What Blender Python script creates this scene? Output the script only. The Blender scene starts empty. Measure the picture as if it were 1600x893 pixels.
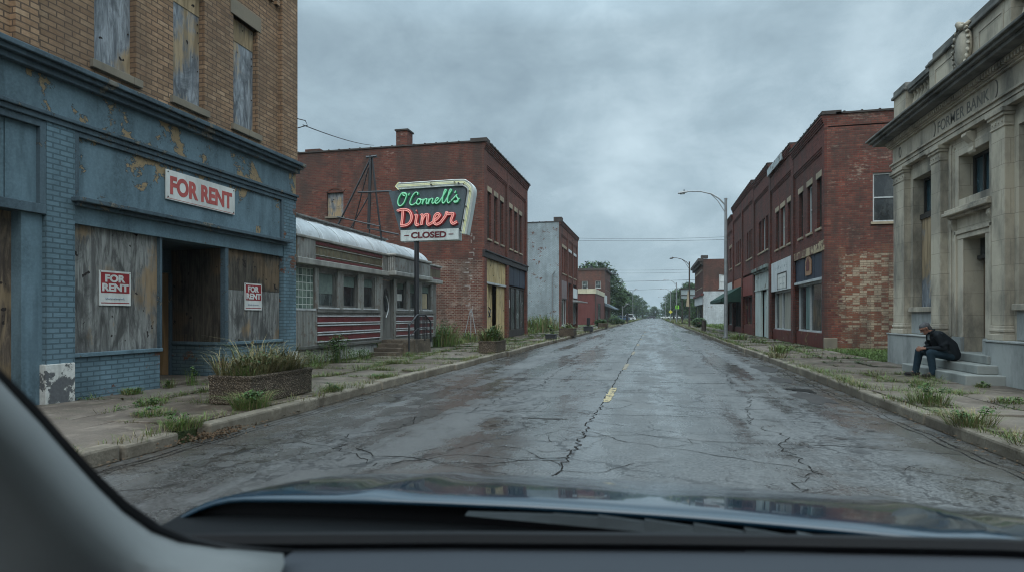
import bpy, bmesh, math, random
from mathutils import Vector, noise as mnoise
R = random.Random(7)
C = bpy.context.scene.collection
rad = math.radians
SC = bpy.context.scene

# ------------------------------------------------------------------ materials
class NT:
    """small helper that writes shader nodes"""
    def __init__(s, name):
        s.m = bpy.data.materials.new(name); s.m.use_nodes = True
        s.t = s.m.node_tree; s.t.nodes.clear()
        s.out = s.t.nodes.new('ShaderNodeOutputMaterial')
        s.b = s.t.nodes.new('ShaderNodeBsdfPrincipled')
        s.t.links.new(s.b.outputs[0], s.out.inputs[0])
        g = s.t.nodes.new('ShaderNodeNewGeometry'); s.pos = g.outputs['Position']
    def n(s, typ, **kw):
        x = s.t.nodes.new(typ)
        for k, v in kw.items(): setattr(x, k, v)
        return x
    def put(s, sock, v):
        if isinstance(v, bpy.types.NodeSocket): s.t.links.new(v, sock)
        elif v is not None:
            if isinstance(v, tuple) and len(v) == 3 and sock.type == 'RGBA': v = v + (1,)
            sock.default_value = v
    def math(s, op, a, b=0.0, clamp=False):
        x = s.n('ShaderNodeMath', operation=op, use_clamp=clamp); s.put(x.inputs[0], a); s.put(x.inputs[1], b); return x.outputs[0]
    def scl(s, vec, sc):
        x = s.n('ShaderNodeVectorMath', operation='MULTIPLY'); s.put(x.inputs[0], vec); x.inputs[1].default_value = sc; return x.outputs[0]
    def noise(s, scale, detail=4, sc=(1, 1, 1), dist=0.0, rough=.55, vec=None):
        x = s.n('ShaderNodeTexNoise'); s.put(x.inputs['Vector'], s.scl(vec or s.pos, sc))
        x.inputs['Scale'].default_value = scale; x.inputs['Detail'].default_value = detail
        x.inputs['Distortion'].default_value = dist; x.inputs['Roughness'].default_value = rough
        return x.outputs['Fac']
    def ramp(s, f, *st):
        x = s.n('ShaderNodeValToRGB'); s.put(x.inputs[0], f); e = x.color_ramp.elements
        while len(e) < len(st): e.new(.5)
        for i, (p, c) in enumerate(st):
            e[i].position = p
            if not isinstance(c, tuple): c = (c, c, c)
            e[i].color = c + (1,)
        return x.outputs[0]
    def step(s, f, a, b):
        x = s.n('ShaderNodeMapRange'); s.put(x.inputs[0], f); x.inputs[1].default_value = a; x.inputs[2].default_value = b
        return x.outputs[0]
    def mix(s, f, a, b, mode='MIX'):
        x = s.n('ShaderNodeMix', data_type='RGBA', blend_type=mode); s.put(x.inputs[0], f); s.put(x.inputs[6], a); s.put(x.inputs[7], b)
        return x.outputs[2]
    def bump(s, h, st=.5, d=.01, nrm=None):
        x = s.n('ShaderNodeBump'); x.inputs['Strength'].default_value = st; x.inputs['Distance'].default_value = d
        s.put(x.inputs['Height'], h)
        if nrm is not None: s.put(x.inputs['Normal'], nrm)
        return x.outputs[0]
    def uv(s):
        x = s.n('ShaderNodeSeparateXYZ'); s.put(x.inputs[0], s.pos)
        c = s.n('ShaderNodeCombineXYZ'); s.put(c.inputs[0], s.math('ADD', x.outputs[0], x.outputs[1])); s.put(c.inputs[1], x.outputs[2])
        s.x, s.y, s.z = x.outputs
        return c.outputs[0]
    def bricks(s, w, h, mort, vec=None, smooth=.1, off=.5):
        x = s.n('ShaderNodeTexBrick'); s.put(x.inputs['Vector'], vec or s.uv())
        x.offset = off
        x.inputs['Color1'].default_value = (0, 0, 0, 1); x.inputs['Color2'].default_value = (1, 1, 1, 1); x.inputs['Mortar'].default_value = (.5, .5, .5, 1)
        x.inputs['Scale'].default_value = 1; x.inputs['Mortar Size'].default_value = mort; x.inputs['Mortar Smooth'].default_value = smooth
        x.inputs['Brick Width'].default_value = w; x.inputs['Row Height'].default_value = h; x.inputs['Bias'].default_value = 0
        return x.outputs['Color'], x.outputs['Fac']
    def fin(s, col, rough=.85, nrm=None, metal=0, spec=None):
        s.put(s.b.inputs['Base Color'], col); s.put(s.b.inputs['Roughness'], rough); s.put(s.b.inputs['Metallic'], metal)
        if spec is None: spec = .5 if (metal or (isinstance(rough, (int, float)) and rough < .5)) else .16
        s.put(s.b.inputs['Specular IOR Level'], spec)
        if nrm is not None: s.put(s.b.inputs['Normal'], nrm)
        return s.m

def mbrick(name, c1, c2, c3, mortar, stain=(.05, .04, .035), stain_amt=.5, pale=None, pale_lo=.62, pale_hi=.7, paint=None, paint_lo=.5, bump=.6, zone=None, bh=.088):
    s = NT(name); v = s.uv()
    wob = s.n('ShaderNodeVectorMath', operation='ADD'); s.put(wob.inputs[0], v)
    wn = s.n('ShaderNodeTexNoise'); s.put(wn.inputs['Vector'], s.pos); wn.inputs['Scale'].default_value = 1.2
    s.put(wob.inputs[1], s.scl(wn.outputs['Color'], (.012, .012, 0)))
    cv, f = s.bricks(.25 * bh / .088, bh, .011, wob.outputs[0])
    n1 = s.noise(.45, 5, (1, 1, 1.0)); n2 = s.noise(7, 3); n3 = s.noise(1.3, 6, (1, 1, .28), rough=.65)
    cell = s.n('ShaderNodeTexWhiteNoise', noise_dimensions='2D'); fl = s.n('ShaderNodeVectorMath', operation='FLOOR'); s.put(fl.inputs[0], s.scl(s.uv(), (4.0, 11.36, 0))); s.put(cell.inputs['Vector'], fl.outputs[0])
    a = s.mix(s.step(cv, .25, .75), c1, c2); a = s.mix(s.math('MULTIPLY', s.step(cv, .8, .95), .8), a, c3); a = s.mix(s.step(s.noise(2.2, 3), .5, .7), a, s.mix(.5, a, c3)); a = s.mix(s.math('MULTIPLY', s.step(cv, .18, .05), .7), a, tuple(k * .38 for k in c2)); a = s.mix(s.math('MULTIPLY', s.step(cell.outputs[0], .5, 1), .42), a, tuple(k * .5 for k in c2))
    a = s.mix(s.math('MULTIPLY', s.step(n2, .3, .8), .5), a, tuple(k * .55 for k in c1))
    fr = s.noise(16, 3, (1, 1, 2.5)); a = s.mix(s.math('MULTIPLY', s.step(fr, .35, .75), .45), a, tuple(k * .45 for k in c2))
    a = s.mix(f, a, mortar)
    if pale:
        pm = s.math('MULTIPLY', s.step(s.math('ADD', s.math('MULTIPLY', s.noise(.7, 8, (1, 1, 1.6), rough=.7), .6), s.math('MULTIPLY', s.noise(5, 5, (1, 1, 2.6)), .4)), pale_lo, pale_hi), s.step(s.math('ADD', s.noise(9, 4, (1, 1, 3)), s.math('MULTIPLY', cv, .25)), .45, .62), True)
        a = s.mix(s.math('MULTIPLY', pm, .85), a, pale)
    if zone:
        zx, zz, zc1, zc2 = zone; cn = s.math('SUBTRACT', cell.outputs[0], .5); wn2 = s.math('SUBTRACT', s.noise(.9, 4), .5)
        m1 = s.step(s.math('ADD', s.math('SUBTRACT', zz, s.z), s.math('ADD', s.math('MULTIPLY', cn, .35), s.math('MULTIPLY', wn2, 1.2))), 0, .03); m2 = s.step(s.math('ADD', s.math('SUBTRACT', s.x, zx), s.math('ADD', s.math('MULTIPLY', cn, .5), s.math('MULTIPLY', wn2, .8))), 0, .03)
        pt = s.math('ADD', s.math('MULTIPLY', s.noise(4, 6, (1, 1, 2.2), rough=.7), .75), s.math('MULTIPLY', cell.outputs[0], .25)); zc = s.mix(cell.outputs[0], zc1, tuple(k * .6 for k in zc1)); zc = s.mix(s.step(pt, .47, .54), zc, zc2); zc = s.mix(s.math('MULTIPLY', f, .8), zc, (.15, .11, .08)); a = s.mix(s.math('MULTIPLY', m1, m2), a, zc)
    if paint:
        pm = s.step(s.noise(1.6, 9, (1, 1, 1.3), rough=.75), paint_lo, paint_lo - .02)
        pc = s.mix(s.math('MULTIPLY', f, .7), paint, tuple(k * .42 for k in paint))
        pc = s.mix(s.math('MULTIPLY', s.step(n3, .42, .62), .5), pc, tuple(k * .5 for k in paint)); pc = s.mix(s.math('MULTIPLY', s.step(cv, .5, 1), .25), pc, tuple(k * 1.5 for k in paint))
        a = s.mix(pm, a, pc)
    a = s.mix(s.math('MULTIPLY', s.step(n3, .44, .66), stain_amt), a, stain)
    a = s.mix(s.math('MULTIPLY', s.step(n1, .48, .62), stain_amt * .8), a, stain)
    h = s.math('SUBTRACT', s.math('MULTIPLY', fr, .5), f)
    return s.fin(a, s.ramp(n2, (0, .65), (1, .95)), s.bump(h, bump, .012))

def mpaint(name, col, under=(.22, .15, .08), lo=.64, rough=.55, dirt=.4, vs=.35, bump=.25, metal=0, chip_scale=1.4):
    """old paint with peeled spots"""
    s = NT(name)
    n = s.noise(chip_scale, 11, (1, 1, 1), rough=.72, dist=.3); d = s.noise(1.5, 7, (1, 1, vs), rough=.65); fine = s.noise(28, 4)
    reg = s.noise(.42, 3)
    a = s.mix(s.math('MULTIPLY', s.step(d, .42, .62), dirt), col, tuple(k * .42 for k in col))
    a = s.mix(s.math('MULTIPLY', s.step(fine, .4, .65), .3), a, tuple(min(1, k * 1.45 + .01) for k in col)); a = s.mix(s.math('MULTIPLY', s.step(s.noise(6, 5, (1, 1, .12)), .52, .64), .35), a, tuple(k * .4 for k in col))
    nn = s.math('ADD', n, s.math('MULTIPLY', s.math('SUBTRACT', reg, .5), .35))
    edge = s.step(nn, lo - .018, lo - .01); a = s.mix(edge, a, tuple(k * .3 for k in col))
    msk = s.step(nn, lo, lo + .006); a = s.mix(msk, a, s.mix(fine, under, tuple(k * .45 for k in under)))
    return s.fin(a, rough, s.bump(s.math('SUBTRACT', s.math('MULTIPLY', fine, .3), msk), bump, .008), metal)

def mply(name, c1=(.17, .165, .16), c2=(.07, .068, .07), warm=(.24, .17, .105), warm_lo=.62, vert=True, z0=None):
    s = NT(name); s.uv()
    sc = (1, 1, .14) if vert else (.25, .25, 1)
    g = s.noise(9, 6, sc, dist=1.4, rough=.7); g2 = s.noise(2.6, 7, (1, 1, .45), dist=1.0, rough=.7); kn = s.noise(5.5, 2)
    ring = s.n('ShaderNodeTexWave'); s.put(ring.inputs['Vector'], s.scl(s.pos, sc)); ring.inputs['Scale'].default_value = 5
    ring.inputs['Distortion'].default_value = 11; ring.inputs['Detail'].default_value = 4; ring.inputs['Detail Scale'].default_value = .9
    a = s.mix(s.step(g, .4, .6), c2, c1)
    a = s.mix(s.math('MULTIPLY', s.step(ring.outputs[1], .6, 1), .35), a, tuple(k * .5 for k in c2))
    a = s.mix(s.math('MULTIPLY', s.step(g2, .48, .64), .8), a, tuple(k * .5 for k in c2))
    a = s.mix(s.step(s.math('ADD', s.math('MULTIPLY', g, .3), s.noise(.8, 6)), warm_lo + .06, warm_lo + .14), a, s.mix(ring.outputs[1], warm, tuple(k * .6 for k in warm)))
    a = s.mix(s.step(kn, .69, .71), a, (.025, .02, .018))
    return s.fin(a, .85, s.bump(s.math('ADD', g, s.math('MULTIPLY', ring.outputs[1], .3)), .5, .006))

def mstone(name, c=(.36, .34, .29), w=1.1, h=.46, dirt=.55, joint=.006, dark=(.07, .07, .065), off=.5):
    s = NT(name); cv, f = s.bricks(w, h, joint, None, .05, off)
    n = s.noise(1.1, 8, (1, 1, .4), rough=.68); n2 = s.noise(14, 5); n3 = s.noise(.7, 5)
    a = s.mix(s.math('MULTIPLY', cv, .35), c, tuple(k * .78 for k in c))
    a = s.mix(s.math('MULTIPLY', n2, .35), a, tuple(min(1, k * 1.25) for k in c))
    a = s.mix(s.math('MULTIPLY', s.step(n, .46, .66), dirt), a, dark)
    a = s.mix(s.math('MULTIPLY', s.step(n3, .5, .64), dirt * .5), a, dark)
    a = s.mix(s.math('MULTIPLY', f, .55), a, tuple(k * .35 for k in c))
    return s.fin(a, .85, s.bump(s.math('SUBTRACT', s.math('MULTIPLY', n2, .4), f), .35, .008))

def mconc(name, c=(.2, .19, .17), dark=(.07, .065, .055), wet=.5, light=None):
    s = NT(name)
    n = s.noise(.9, 8, rough=.65); n2 = s.noise(35, 4); n3 = s.noise(3.1, 6, rough=.7)
    a = s.mix(s.step(n, .42, .6), c, dark); a = s.mix(s.step(n2, .42, .66), a, tuple(k * .6 for k in c))
    a = s.mix(s.math('MULTIPLY', s.step(n3, .52, .66), .55), a, tuple(min(1, k * 1.5) for k in c) if light is None else light)
    r = s.ramp(s.noise(.6, 5), (.4, .8 - .45 * wet), (.62, .85))
    return s.fin(a, r, s.bump(s.math('ADD', n2, s.math('MULTIPLY', n3, 1.5)), .7, .008))

def mslab():
    s = NT('sidewalk_slabs'); n = s.noise(1.0, 8, rough=.66); n2 = s.noise(48, 5, rough=.75); n3 = s.noise(3.4, 7, rough=.72); oi = s.noise(.34, 2, (1, 1, 0))
    a = s.mix(s.step(n, .43, .58), (.135, .107, .084), (.06, .045, .035)); a = s.mix(s.step(n2, .42, .6), a, (.06, .047, .037)); a = s.mix(s.math('MULTIPLY', s.step(n3, .52, .64), .6), a, (.24, .2, .16)); a = s.mix(s.math('MULTIPLY', s.step(s.noise(2.1, 6, rough=.7), .54, .62), .65), a, (.045, .042, .028)); a = s.mix(s.math('MULTIPLY', s.step(oi, .42, .6), .45), a, (.2, .175, .15))
    r = s.ramp(s.noise(.55, 5), (.44, .4), (.58, .88))
    return s.fin(a, r, s.bump(s.math('ADD', n2, s.math('MULTIPLY', n3, 1.5)), .8, .008))
def mflat(name, c, rough=.6, metal=0, var=.3, scale=3, spec=None, emit=None, es=1, coat=0, bump=0, vs=1):
    s = NT(name); n = s.noise(scale, 6, (1, 1, vs), rough=.65)
    a = s.mix(s.math('MULTIPLY', s.step(n, .4, .64), var), c, tuple(k * .35 for k in c))
    if emit: s.put(s.b.inputs['Emission Color'], emit); s.b.inputs['Emission Strength'].default_value = es
    if coat: s.b.inputs['Coat Weight'].default_value = coat; s.b.inputs['Coat Roughness'].default_value = .03
    return s.fin(a, rough, s.bump(s.noise(scale * 8, 4), bump, .004) if bump else None, metal, spec)

def mglass(name, c=(.012, .015, .017), rough=.06, dirt=.3, dcol=(.12, .13, .125)):
    s = NT(name); n = s.noise(2.2, 8, (1, 1, .5), rough=.7); n2 = s.noise(.9, 3)
    a = s.mix(s.math('MULTIPLY', s.step(n, .45, .64), dirt), c, dcol)
    wv = s.noise(1.1, 2)
    return s.fin(a, s.math('ADD', s.math('MULTIPLY', n, .25), rough), s.bump(wv, .06, .05), 0, .8)

def mleaf(name, c, c2, rough=.6):
    s = NT(name); oi = s.noise(1.3, 4); a = s.mix(s.step(oi, .3, .7), c, c2)
    a = s.mix(s.math('MULTIPLY', s.noise(25, 2), .5), a, tuple(k * .5 for k in c))
    s.b.inputs['Subsurface Weight'].default_value = 0
    return s.fin(a, rough, None, 0, .3)

M = {}
M['tan_brick'] = mbrick('tan_brick', (.42, .265, .16), (.31, .185, .11), (.48, .33, .21), (.11, .075, .055), stain=(.1, .07, .05), stain_amt=.5)
M['red_brick'] = mbrick('red_brick', (.19, .06, .042), (.135, .042, .032), (.23, .09, .06), (.1, .07, .058), stain_amt=.7, pale=(.26, .19, .16), pale_lo=.57, pale_hi=.66)
M['red_brick_front'] = mbrick('red_brick_front', (.2, .068, .05), (.155, .048, .036), (.22, .085, .06), (.12, .075, .06), stain_amt=.45)
M['red_brick_lower'] = mbrick('red_brick_lower', (.17, .065, .045), (.12, .045, .034), (.22, .11, .08), (.2, .165, .135), stain_amt=.6, pale=(.28, .22, .18), pale_lo=.5, pale_hi=.62)
M['row_brick'] = mbrick('row_brick', (.22, .066, .045), (.15, .043, .032), (.28, .1, .07), (.1, .065, .052), stain_amt=.62, pale=(.33, .26, .2), pale_lo=.58, pale_hi=.64)
M['row_side'] = mbrick('row_side_brick', (.23, .07, .048), (.15, .043, .032), (.31, .12, .085), (.1, .065, .052), stain_amt=.7, pale=(.36, .28, .22), pale_lo=.545, pale_hi=.62, zone=(6.95, 4.0, (.38, .3, .215), (.19, .072, .045)))
M['row_front'] = mbrick('row_front', (.18, .055, .042), (.13, .04, .032), (.21, .07, .052), (.08, .048, .04), stain_amt=.6)
M['peeled_brick'] = mbrick('peeled_brick', (.24, .09, .05), (.17, .055, .035), (.28, .14, .08), (.2, .16, .12), stain_amt=.35, pale=(.42, .33, .22), pale_lo=.45, pale_hi=.53)
M['blue_brick'] = mbrick('blue_brick', (.2, .085, .05), (.15, .06, .04), (.23, .12, .08), (.1, .09, .08), stain_amt=.3, paint=(.125, .19, .225), paint_lo=.6, stain=(.03, .045, .05), bump=.8, bh=.077)
M['grey_blue_brick'] = mbrick('grey_blue_brick', (.2, .08, .06), (.15, .06, .04), (.2, .1, .08), (.12, .1, .09), stain_amt=.22, paint=(.3, .355, .38), paint_lo=.615, stain=(.12, .13, .13), bump=.5)
M['white_brick'] = mbrick('white_brick', (.3, .2, .16), (.25, .15, .1), (.3, .2, .15), (.2, .2, .2), stain_amt=.2, paint=(.5, .54, .56), paint_lo=.64)
M['far_brick'] = mbrick('far_brick', (.17, .068, .05), (.125, .05, .038), (.2, .09, .065), (.1, .07, .06), stain_amt=.55)
M['blue'] = mpaint('blue_paint', (.11, .165, .195), under=(.24, .16, .085), lo=.66, dirt=.7)
M['blue_peel'] = mpaint('blue_paint_peeling', (.115, .17, .2), under=(.36, .26, .15), lo=.572, dirt=.65, chip_scale=1.3)
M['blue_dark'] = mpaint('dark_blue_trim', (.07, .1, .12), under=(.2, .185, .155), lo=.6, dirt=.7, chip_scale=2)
M['ply'] = mply('weathered_plywood', (.25, .25, .235), (.095, .092, .088), warm_lo=.66)
M['ply_blue'] = mply('blue_grey_plywood', (.3, .32, .34), (.13, .14, .155), warm=(.36, .27, .17), warm_lo=.6)
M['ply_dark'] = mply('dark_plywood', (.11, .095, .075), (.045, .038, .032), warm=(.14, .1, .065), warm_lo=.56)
M['ply_warm'] = mply('brown_plywood', (.2, .15, .105), (.08, .062, .05), warm=(.25, .18, .11), warm_lo=.53)
M['ply_orange'] = mply('orange_plywood', (.28, .15, .06), (.16, .08, .035), warm=(.26, .15, .07), warm_lo=.4)
M['ply_top'] = mply('sun_bleached_plywood', (.3, .26, .2), (.12, .11, .1), warm=(.38, .28, .17), warm_lo=.42)
M['ply_yellow'] = mply('yellow_plywood', (.5, .4, .24), (.36, .28, .16), warm=(.5, .38, .2), warm_lo=.5)
M['stone_trim'] = mstone('lintel_stone', (.2, .17, .13), 3, 3, .5)
M['tan_trim'] = mstone('tan_lintel', (.34, .28, .2), 3, 3, .45)
M['limestone'] = mstone('bank_limestone', (.45, .395, .31), 1.15, .47, .75)
M['lime_plain'] = mstone('bank_moulding', (.45, .395, .315), 2.1, 5, .75, .004)
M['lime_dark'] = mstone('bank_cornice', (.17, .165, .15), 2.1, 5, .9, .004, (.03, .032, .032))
M['pedestal'] = mstone('bank_pedestal', (.3, .31, .3), 1.6, 5, .75, .006, (.09, .1, .1))
M['stepstone'] = mstone('step_stone', (.24, .25, .235), 3.3, 5, .6, .003, (.07, .075, .07))
M['concrete'] = mslab()
M['kerb'] = mconc('kerb_concrete', (.19, .165, .13), (.085, .07, .053), .3)
def agg():
    s = NT('aggregate_concrete'); v = s.n('ShaderNodeTexVoronoi'); s.put(v.inputs['Vector'], s.pos); v.inputs['Scale'].default_value = 42; n = s.noise(2.2, 7, rough=.7); n2 = s.noise(1.2, 5, (1, 1, .25))
    a = s.mix(s.step(v.outputs['Distance'], .1, .55), (.34, .27, .2), (.07, .055, .042)); cvx = s.n('ShaderNodeSeparateColor'); s.put(cvx.inputs[0], v.outputs['Color']); a = s.mix(s.math('MULTIPLY', cvx.outputs[0], .55), a, (.06, .045, .035))
    a = s.mix(s.math('MULTIPLY', s.step(n, .44, .6), .6), a, (.045, .035, .026)); a = s.mix(s.math('MULTIPLY', s.step(n2, .5, .62), .6), a, (.03, .03, .02))
    return s.fin(a, .9, s.bump(s.math('SUBTRACT', 1.0, v.outputs['Distance']), .9, .02))
M['plantercon'] = agg()
M['planter_old'] = mconc('planter_aggregate', (.17, .13, .095), (.05, .04, .03), .1, (.3, .25, .19))
M['brown_conc'] = mconc('brown_concrete', (.13, .105, .08), (.055, .045, .035), .3)
M['whitewash'] = mpaint('whitewashed_block', (.46, .46, .43), under=(.13, .135, .14), lo=.585, dirt=.5, chip_scale=1.9)
M['tar'] = mflat('roof_tar', (.035, .035, .035), .9)
M['coping'] = mflat('coping_tile', (.07, .06, .055), .8, var=.5)
M['glass'] = mglass('dark_glass')
M['glass_dusty'] = mglass('dusty_glass', (.03, .038, .038), .12, .7, (.17, .2, .19))
M['glass_teal'] = mglass('teal_glass', (.02, .05, .065), .1, .4, (.07, .11, .12))
M['interior'] = mflat('dark_interior', (.018, .017, .016), .95)
M['white_frame'] = mpaint('white_window_frame', (.4, .42, .42), under=(.15, .14, .12), lo=.68, dirt=.4)
M['dark_frame'] = mflat('dark_frame', (.05, .045, .04), .6)
M['curtain'] = mflat('old_curtain', (.3, .29, .25), .9, var=.6, scale=6, vs=.08)
M['white_paint'] = mpaint('white_sign_paint', (.5, .52, .52), under=(.25, .2, .14), lo=.7, dirt=.35)
M['sign_white'] = mflat('sign_white', (.6, .6, .57), .5, var=.45, scale=2.2, vs=.3)
M['sign_red'] = mflat('sign_red', (.25, .032, .036), .5, var=.45, scale=5)
M['sign_red_faded'] = mflat('faded_red_letters', (.42, .1, .09), .6, var=.35, scale=8)
M['ink'] = mflat('blue_ink', (.2, .25, .33), .7, var=0)
M['black'] = mflat('black_metal', (.014, .015, .018), .45, var=.2)
M['steel'] = mflat('galvanised_steel', (.26, .27, .275), .5, .5, .35)
M['rusty'] = mflat('rusty_steel', (.05, .035, .028), .8, .2, .5)

def fluted(name, col, freq=14, metal=.6, rough=.42, axis='u', dirt=.6):
    s = NT(name); s.uv(); u = s.math('ADD', s.x, s.y) if axis == 'u' else s.z
    w = s.math('ABSOLUTE', s.math('SINE', s.math('MULTIPLY', u, freq * math.pi)))
    n = s.noise(1.6, 7, (1, 1, .3), rough=.7)
    a = s.mix(s.math('MULTIPLY', s.step(n, .44, .62), dirt), col, (.06, .045, .035)); a = s.mix(s.math('MULTIPLY', s.step(w, .5, .1), .6), a, tuple(k * .25 for k in col))
    a = s.mix(s.math('MULTIPLY', s.step(s.noise(5, 6), .54, .64), .5), a, (.15, .075, .04))
    return s.fin(a, rough, s.bump(w, .8, .02), metal)
M['flute'] = fluted('fluted_steel', (.38, .375, .35))
M['flute_gold'] = fluted('tarnished_fluting', (.22, .19, .12))
M['steel_panel'] = mflat('diner_steel', (.25, .245, .23), .4, .55, .75, scale=2.5, vs=.3)
M['steel_mid'] = mflat('diner_eave_metal', (.38, .37, .34), .38, .4, .6, scale=3, vs=.3)
M['steel_bright'] = mflat('diner_bright_trim', (.62, .63, .63), .35, .4, .45, scale=3)
M['diner_red'] = mpaint('diner_red_enamel', (.13, .026, .028), under=(.12, .09, .08), lo=.62, rough=.35, dirt=.6)
def roofmat():
    s = NT('diner_roof_paint'); s.uv()
    n = s.noise(.9, 8, rough=.68); n2 = s.noise(2.6, 7, (.5, 1.2, 1), rough=.75); seam = s.math('PINGPONG', s.y, .55)
    a = s.mix(s.step(n, .42, .62), (.44, .46, .475), (.29, .305, .31)); a = s.mix(s.math('MULTIPLY', s.step(n2, .52, .72), .6), a, (.13, .12, .11))
    a = s.mix(s.math('MULTIPLY', s.step(s.noise(.5, 5), .6, .66), .55), a, (.36, .2, .18))
    a = s.mix(s.math('LESS_THAN', seam, .012), a, (.6, .62, .63))
    return s.fin(a, .45, s.bump(s.math('LESS_THAN', seam, .03), .5, .02))
M['diner_roof'] = roofmat()
def glassblock():
    s = NT('glass_block'); cv, f = s.bricks(.19, .19, .012, None, .1, 0); 
    a = s.mix(cv, (.12, .17, .14), (.2, .25, .2)); a = s.mix(s.step(s.noise(6, 3), .4, .7), a, (.05, .075, .065)); a = s.mix(f, a, (.42, .44, .4))
    return s.fin(a, .18, s.bump(f, .8, .02))
M['glass_block'] = glassblock()

def asphalt():
    s = NT('cracked_asphalt'); s.uv()
    fine = s.noise(42, 6, rough=.8); mid = s.noise(1.1, 7, (1, .35, 1), rough=.62); big = s.noise(.22, 5, (1.3, .3, 1)); spk = s.noise(160, 2)
    a = s.mix(s.step(fine, .43, .59), (.016, .017, .018), (.125, .125, .122))
    a = s.mix(s.math('MULTIPLY', s.step(mid, .45, .62), .5), a, (.125, .125, .122))
    a = s.mix(s.math('MULTIPLY', s.step(big, .5, .62), .55), a, (.042, .037, .034))
    a = s.mix(s.math('MULTIPLY', s.step(spk, .6, .66), .6), a, (.22, .22, .21))
    edge = s.step(s.math('ABSOLUTE', s.math('ADD', s.x, .83)), 3.4, 4.25)
    a = s.mix(s.math('MULTIPLY', edge, s.step(s.noise(1.4, 6), .35, .6)), a, (.05, .042, .034))
    vo = s.n('ShaderNodeTexVoronoi', feature='DISTANCE_TO_EDGE'); wv = s.n('ShaderNodeVectorMath', operation='ADD'); s.put(wv.inputs[0], s.pos)
    wn = s.n('ShaderNodeTexNoise'); s.put(wn.inputs['Vector'], s.pos); wn.inputs['Scale'].default_value = 2.2; wn.inputs['Detail'].default_value = 8; wn.inputs['Roughness'].default_value = .7
    s.put(wv.inputs[1], s.scl(wn.outputs['Color'], (.8, .8, 0)))
    s.put(vo.inputs['Vector'], s.scl(wv.outputs[0], (1, .8, 0))); vo.inputs['Scale'].default_value = .8
    region = s.step(s.noise(.6, 4), .43, .55)
    v2 = s.n('ShaderNodeTexVoronoi', feature='DISTANCE_TO_EDGE'); s.put(v2.inputs['Vector'], s.scl(wv.outputs[0], (1, .8, 0))); v2.inputs['Scale'].default_value = 3.4
    crk = s.math('MULTIPLY', s.math('LESS_THAN', vo.outputs['Distance'], .011), region); crk = s.math('MAXIMUM', crk, s.math('MULTIPLY', s.math('LESS_THAN', v2.outputs['Distance'], .028), s.step(s.noise(.45, 3, (1.4, .7, 1)), .56, .58)))
    a = s.mix(s.math('MULTIPLY', crk, .8), a, (.012, .011, .011))
    track = s.noise(.5, 5, (2.2, .16, 1))
    wet = s.step(s.math('ADD', s.math('MULTIPLY', track, .65), s.math('MULTIPLY', s.noise(1.7, 6, rough=.65), .35)), .44, .55)
    r = s.math('SUBTRACT', .56, s.math('MULTIPLY', wet, .42))
    r = s.math('ADD', r, s.math('MULTIPLY', s.math('SUBTRACT', fine, .5), .25))
    h = s.math('SUBTRACT', s.math('ADD', s.math('MULTIPLY', s.math('MULTIPLY', fine, .75), s.math('SUBTRACT', 1.0, s.math('MULTIPLY', wet, .8))), s.math('MULTIPLY', s.noise(6, 4), .8)), s.math('MULTIPLY', crk, 2))
    return s.fin(a, r, s.bump(h, .7, .009), 0, .6)
M['asphalt'] = asphalt()
def worn2():
    s = NT('faded_yellow_line'); n = s.noise(8, 8, (1, .4, 1), rough=.75); a = s.mix(s.step(n, .49, .6), (.2, .16, .1), (.08, .077, .072)); return s.fin(a, .5, s.bump(n, .3, .004), 0, .5)
M['yellow_faded'] = worn2()
M['crack'] = mflat('crack_dark', (.012, .011, .01), .95, var=0)
M['seal'] = mflat('patch_asphalt', (.045, .042, .04), .5, var=.4, bump=.4)
def worn_yellow():
    s = NT('worn_yellow_line'); n = s.noise(9, 8, (1, .5, 1), rough=.75)
    a = s.mix(s.step(n, .5, .57), (.34, .28, .16), (.07, .065, .06)); return s.fin(a, .6, s.bump(n, .3, .004))
M['yellow'] = worn_yellow()
def lawn():
    s = NT('rough_grass_ground'); n = s.noise(1.5, 7, rough=.7); n2 = s.noise(22, 5)
    a = s.mix(s.step(n, .35, .65), (.05, .075, .028), (.095, .088, .045)); a = s.mix(s.step(n2, .35, .75), a, (.025, .036, .015))
    return s.fin(a, .9, s.bump(n2, 1, .04))
M['lawn'] = lawn()
def soil():
    s = NT('joint_dirt'); n = s.noise(5, 6); a = s.mix(s.step(n, .4, .6), (.018, .015, .011), (.028, .04, .014)); return s.fin(a, .95, s.bump(n, .6, .01))
M['soil'] = soil()
M['grass1'] = mleaf('grass_green', (.1, .175, .038), (.135, .19, .055))
M['grass2'] = mleaf('grass_olive', (.085, .105, .035), (.115, .125, .05))
M['grass3'] = mleaf('grass_dry', (.25, .215, .105), (.18, .15, .075))
M['leaf1'] = mleaf('leaf_mid', (.052, .11, .022), (.075, .135, .03))
M['leaf2'] = mleaf('leaf_dark', (.03, .07, .017), (.045, .09, .023))
M['leaf3'] = mleaf('leaf_light', (.07, .115, .04), (.055, .09, .035))
M['bark'] = mflat('bark', (.06, .05, .04), .9, var=.5, bump=.5)
M['litter'] = mflat('dead_leaves', (.1, .065, .04), .8, var=.5, scale=20)

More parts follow.
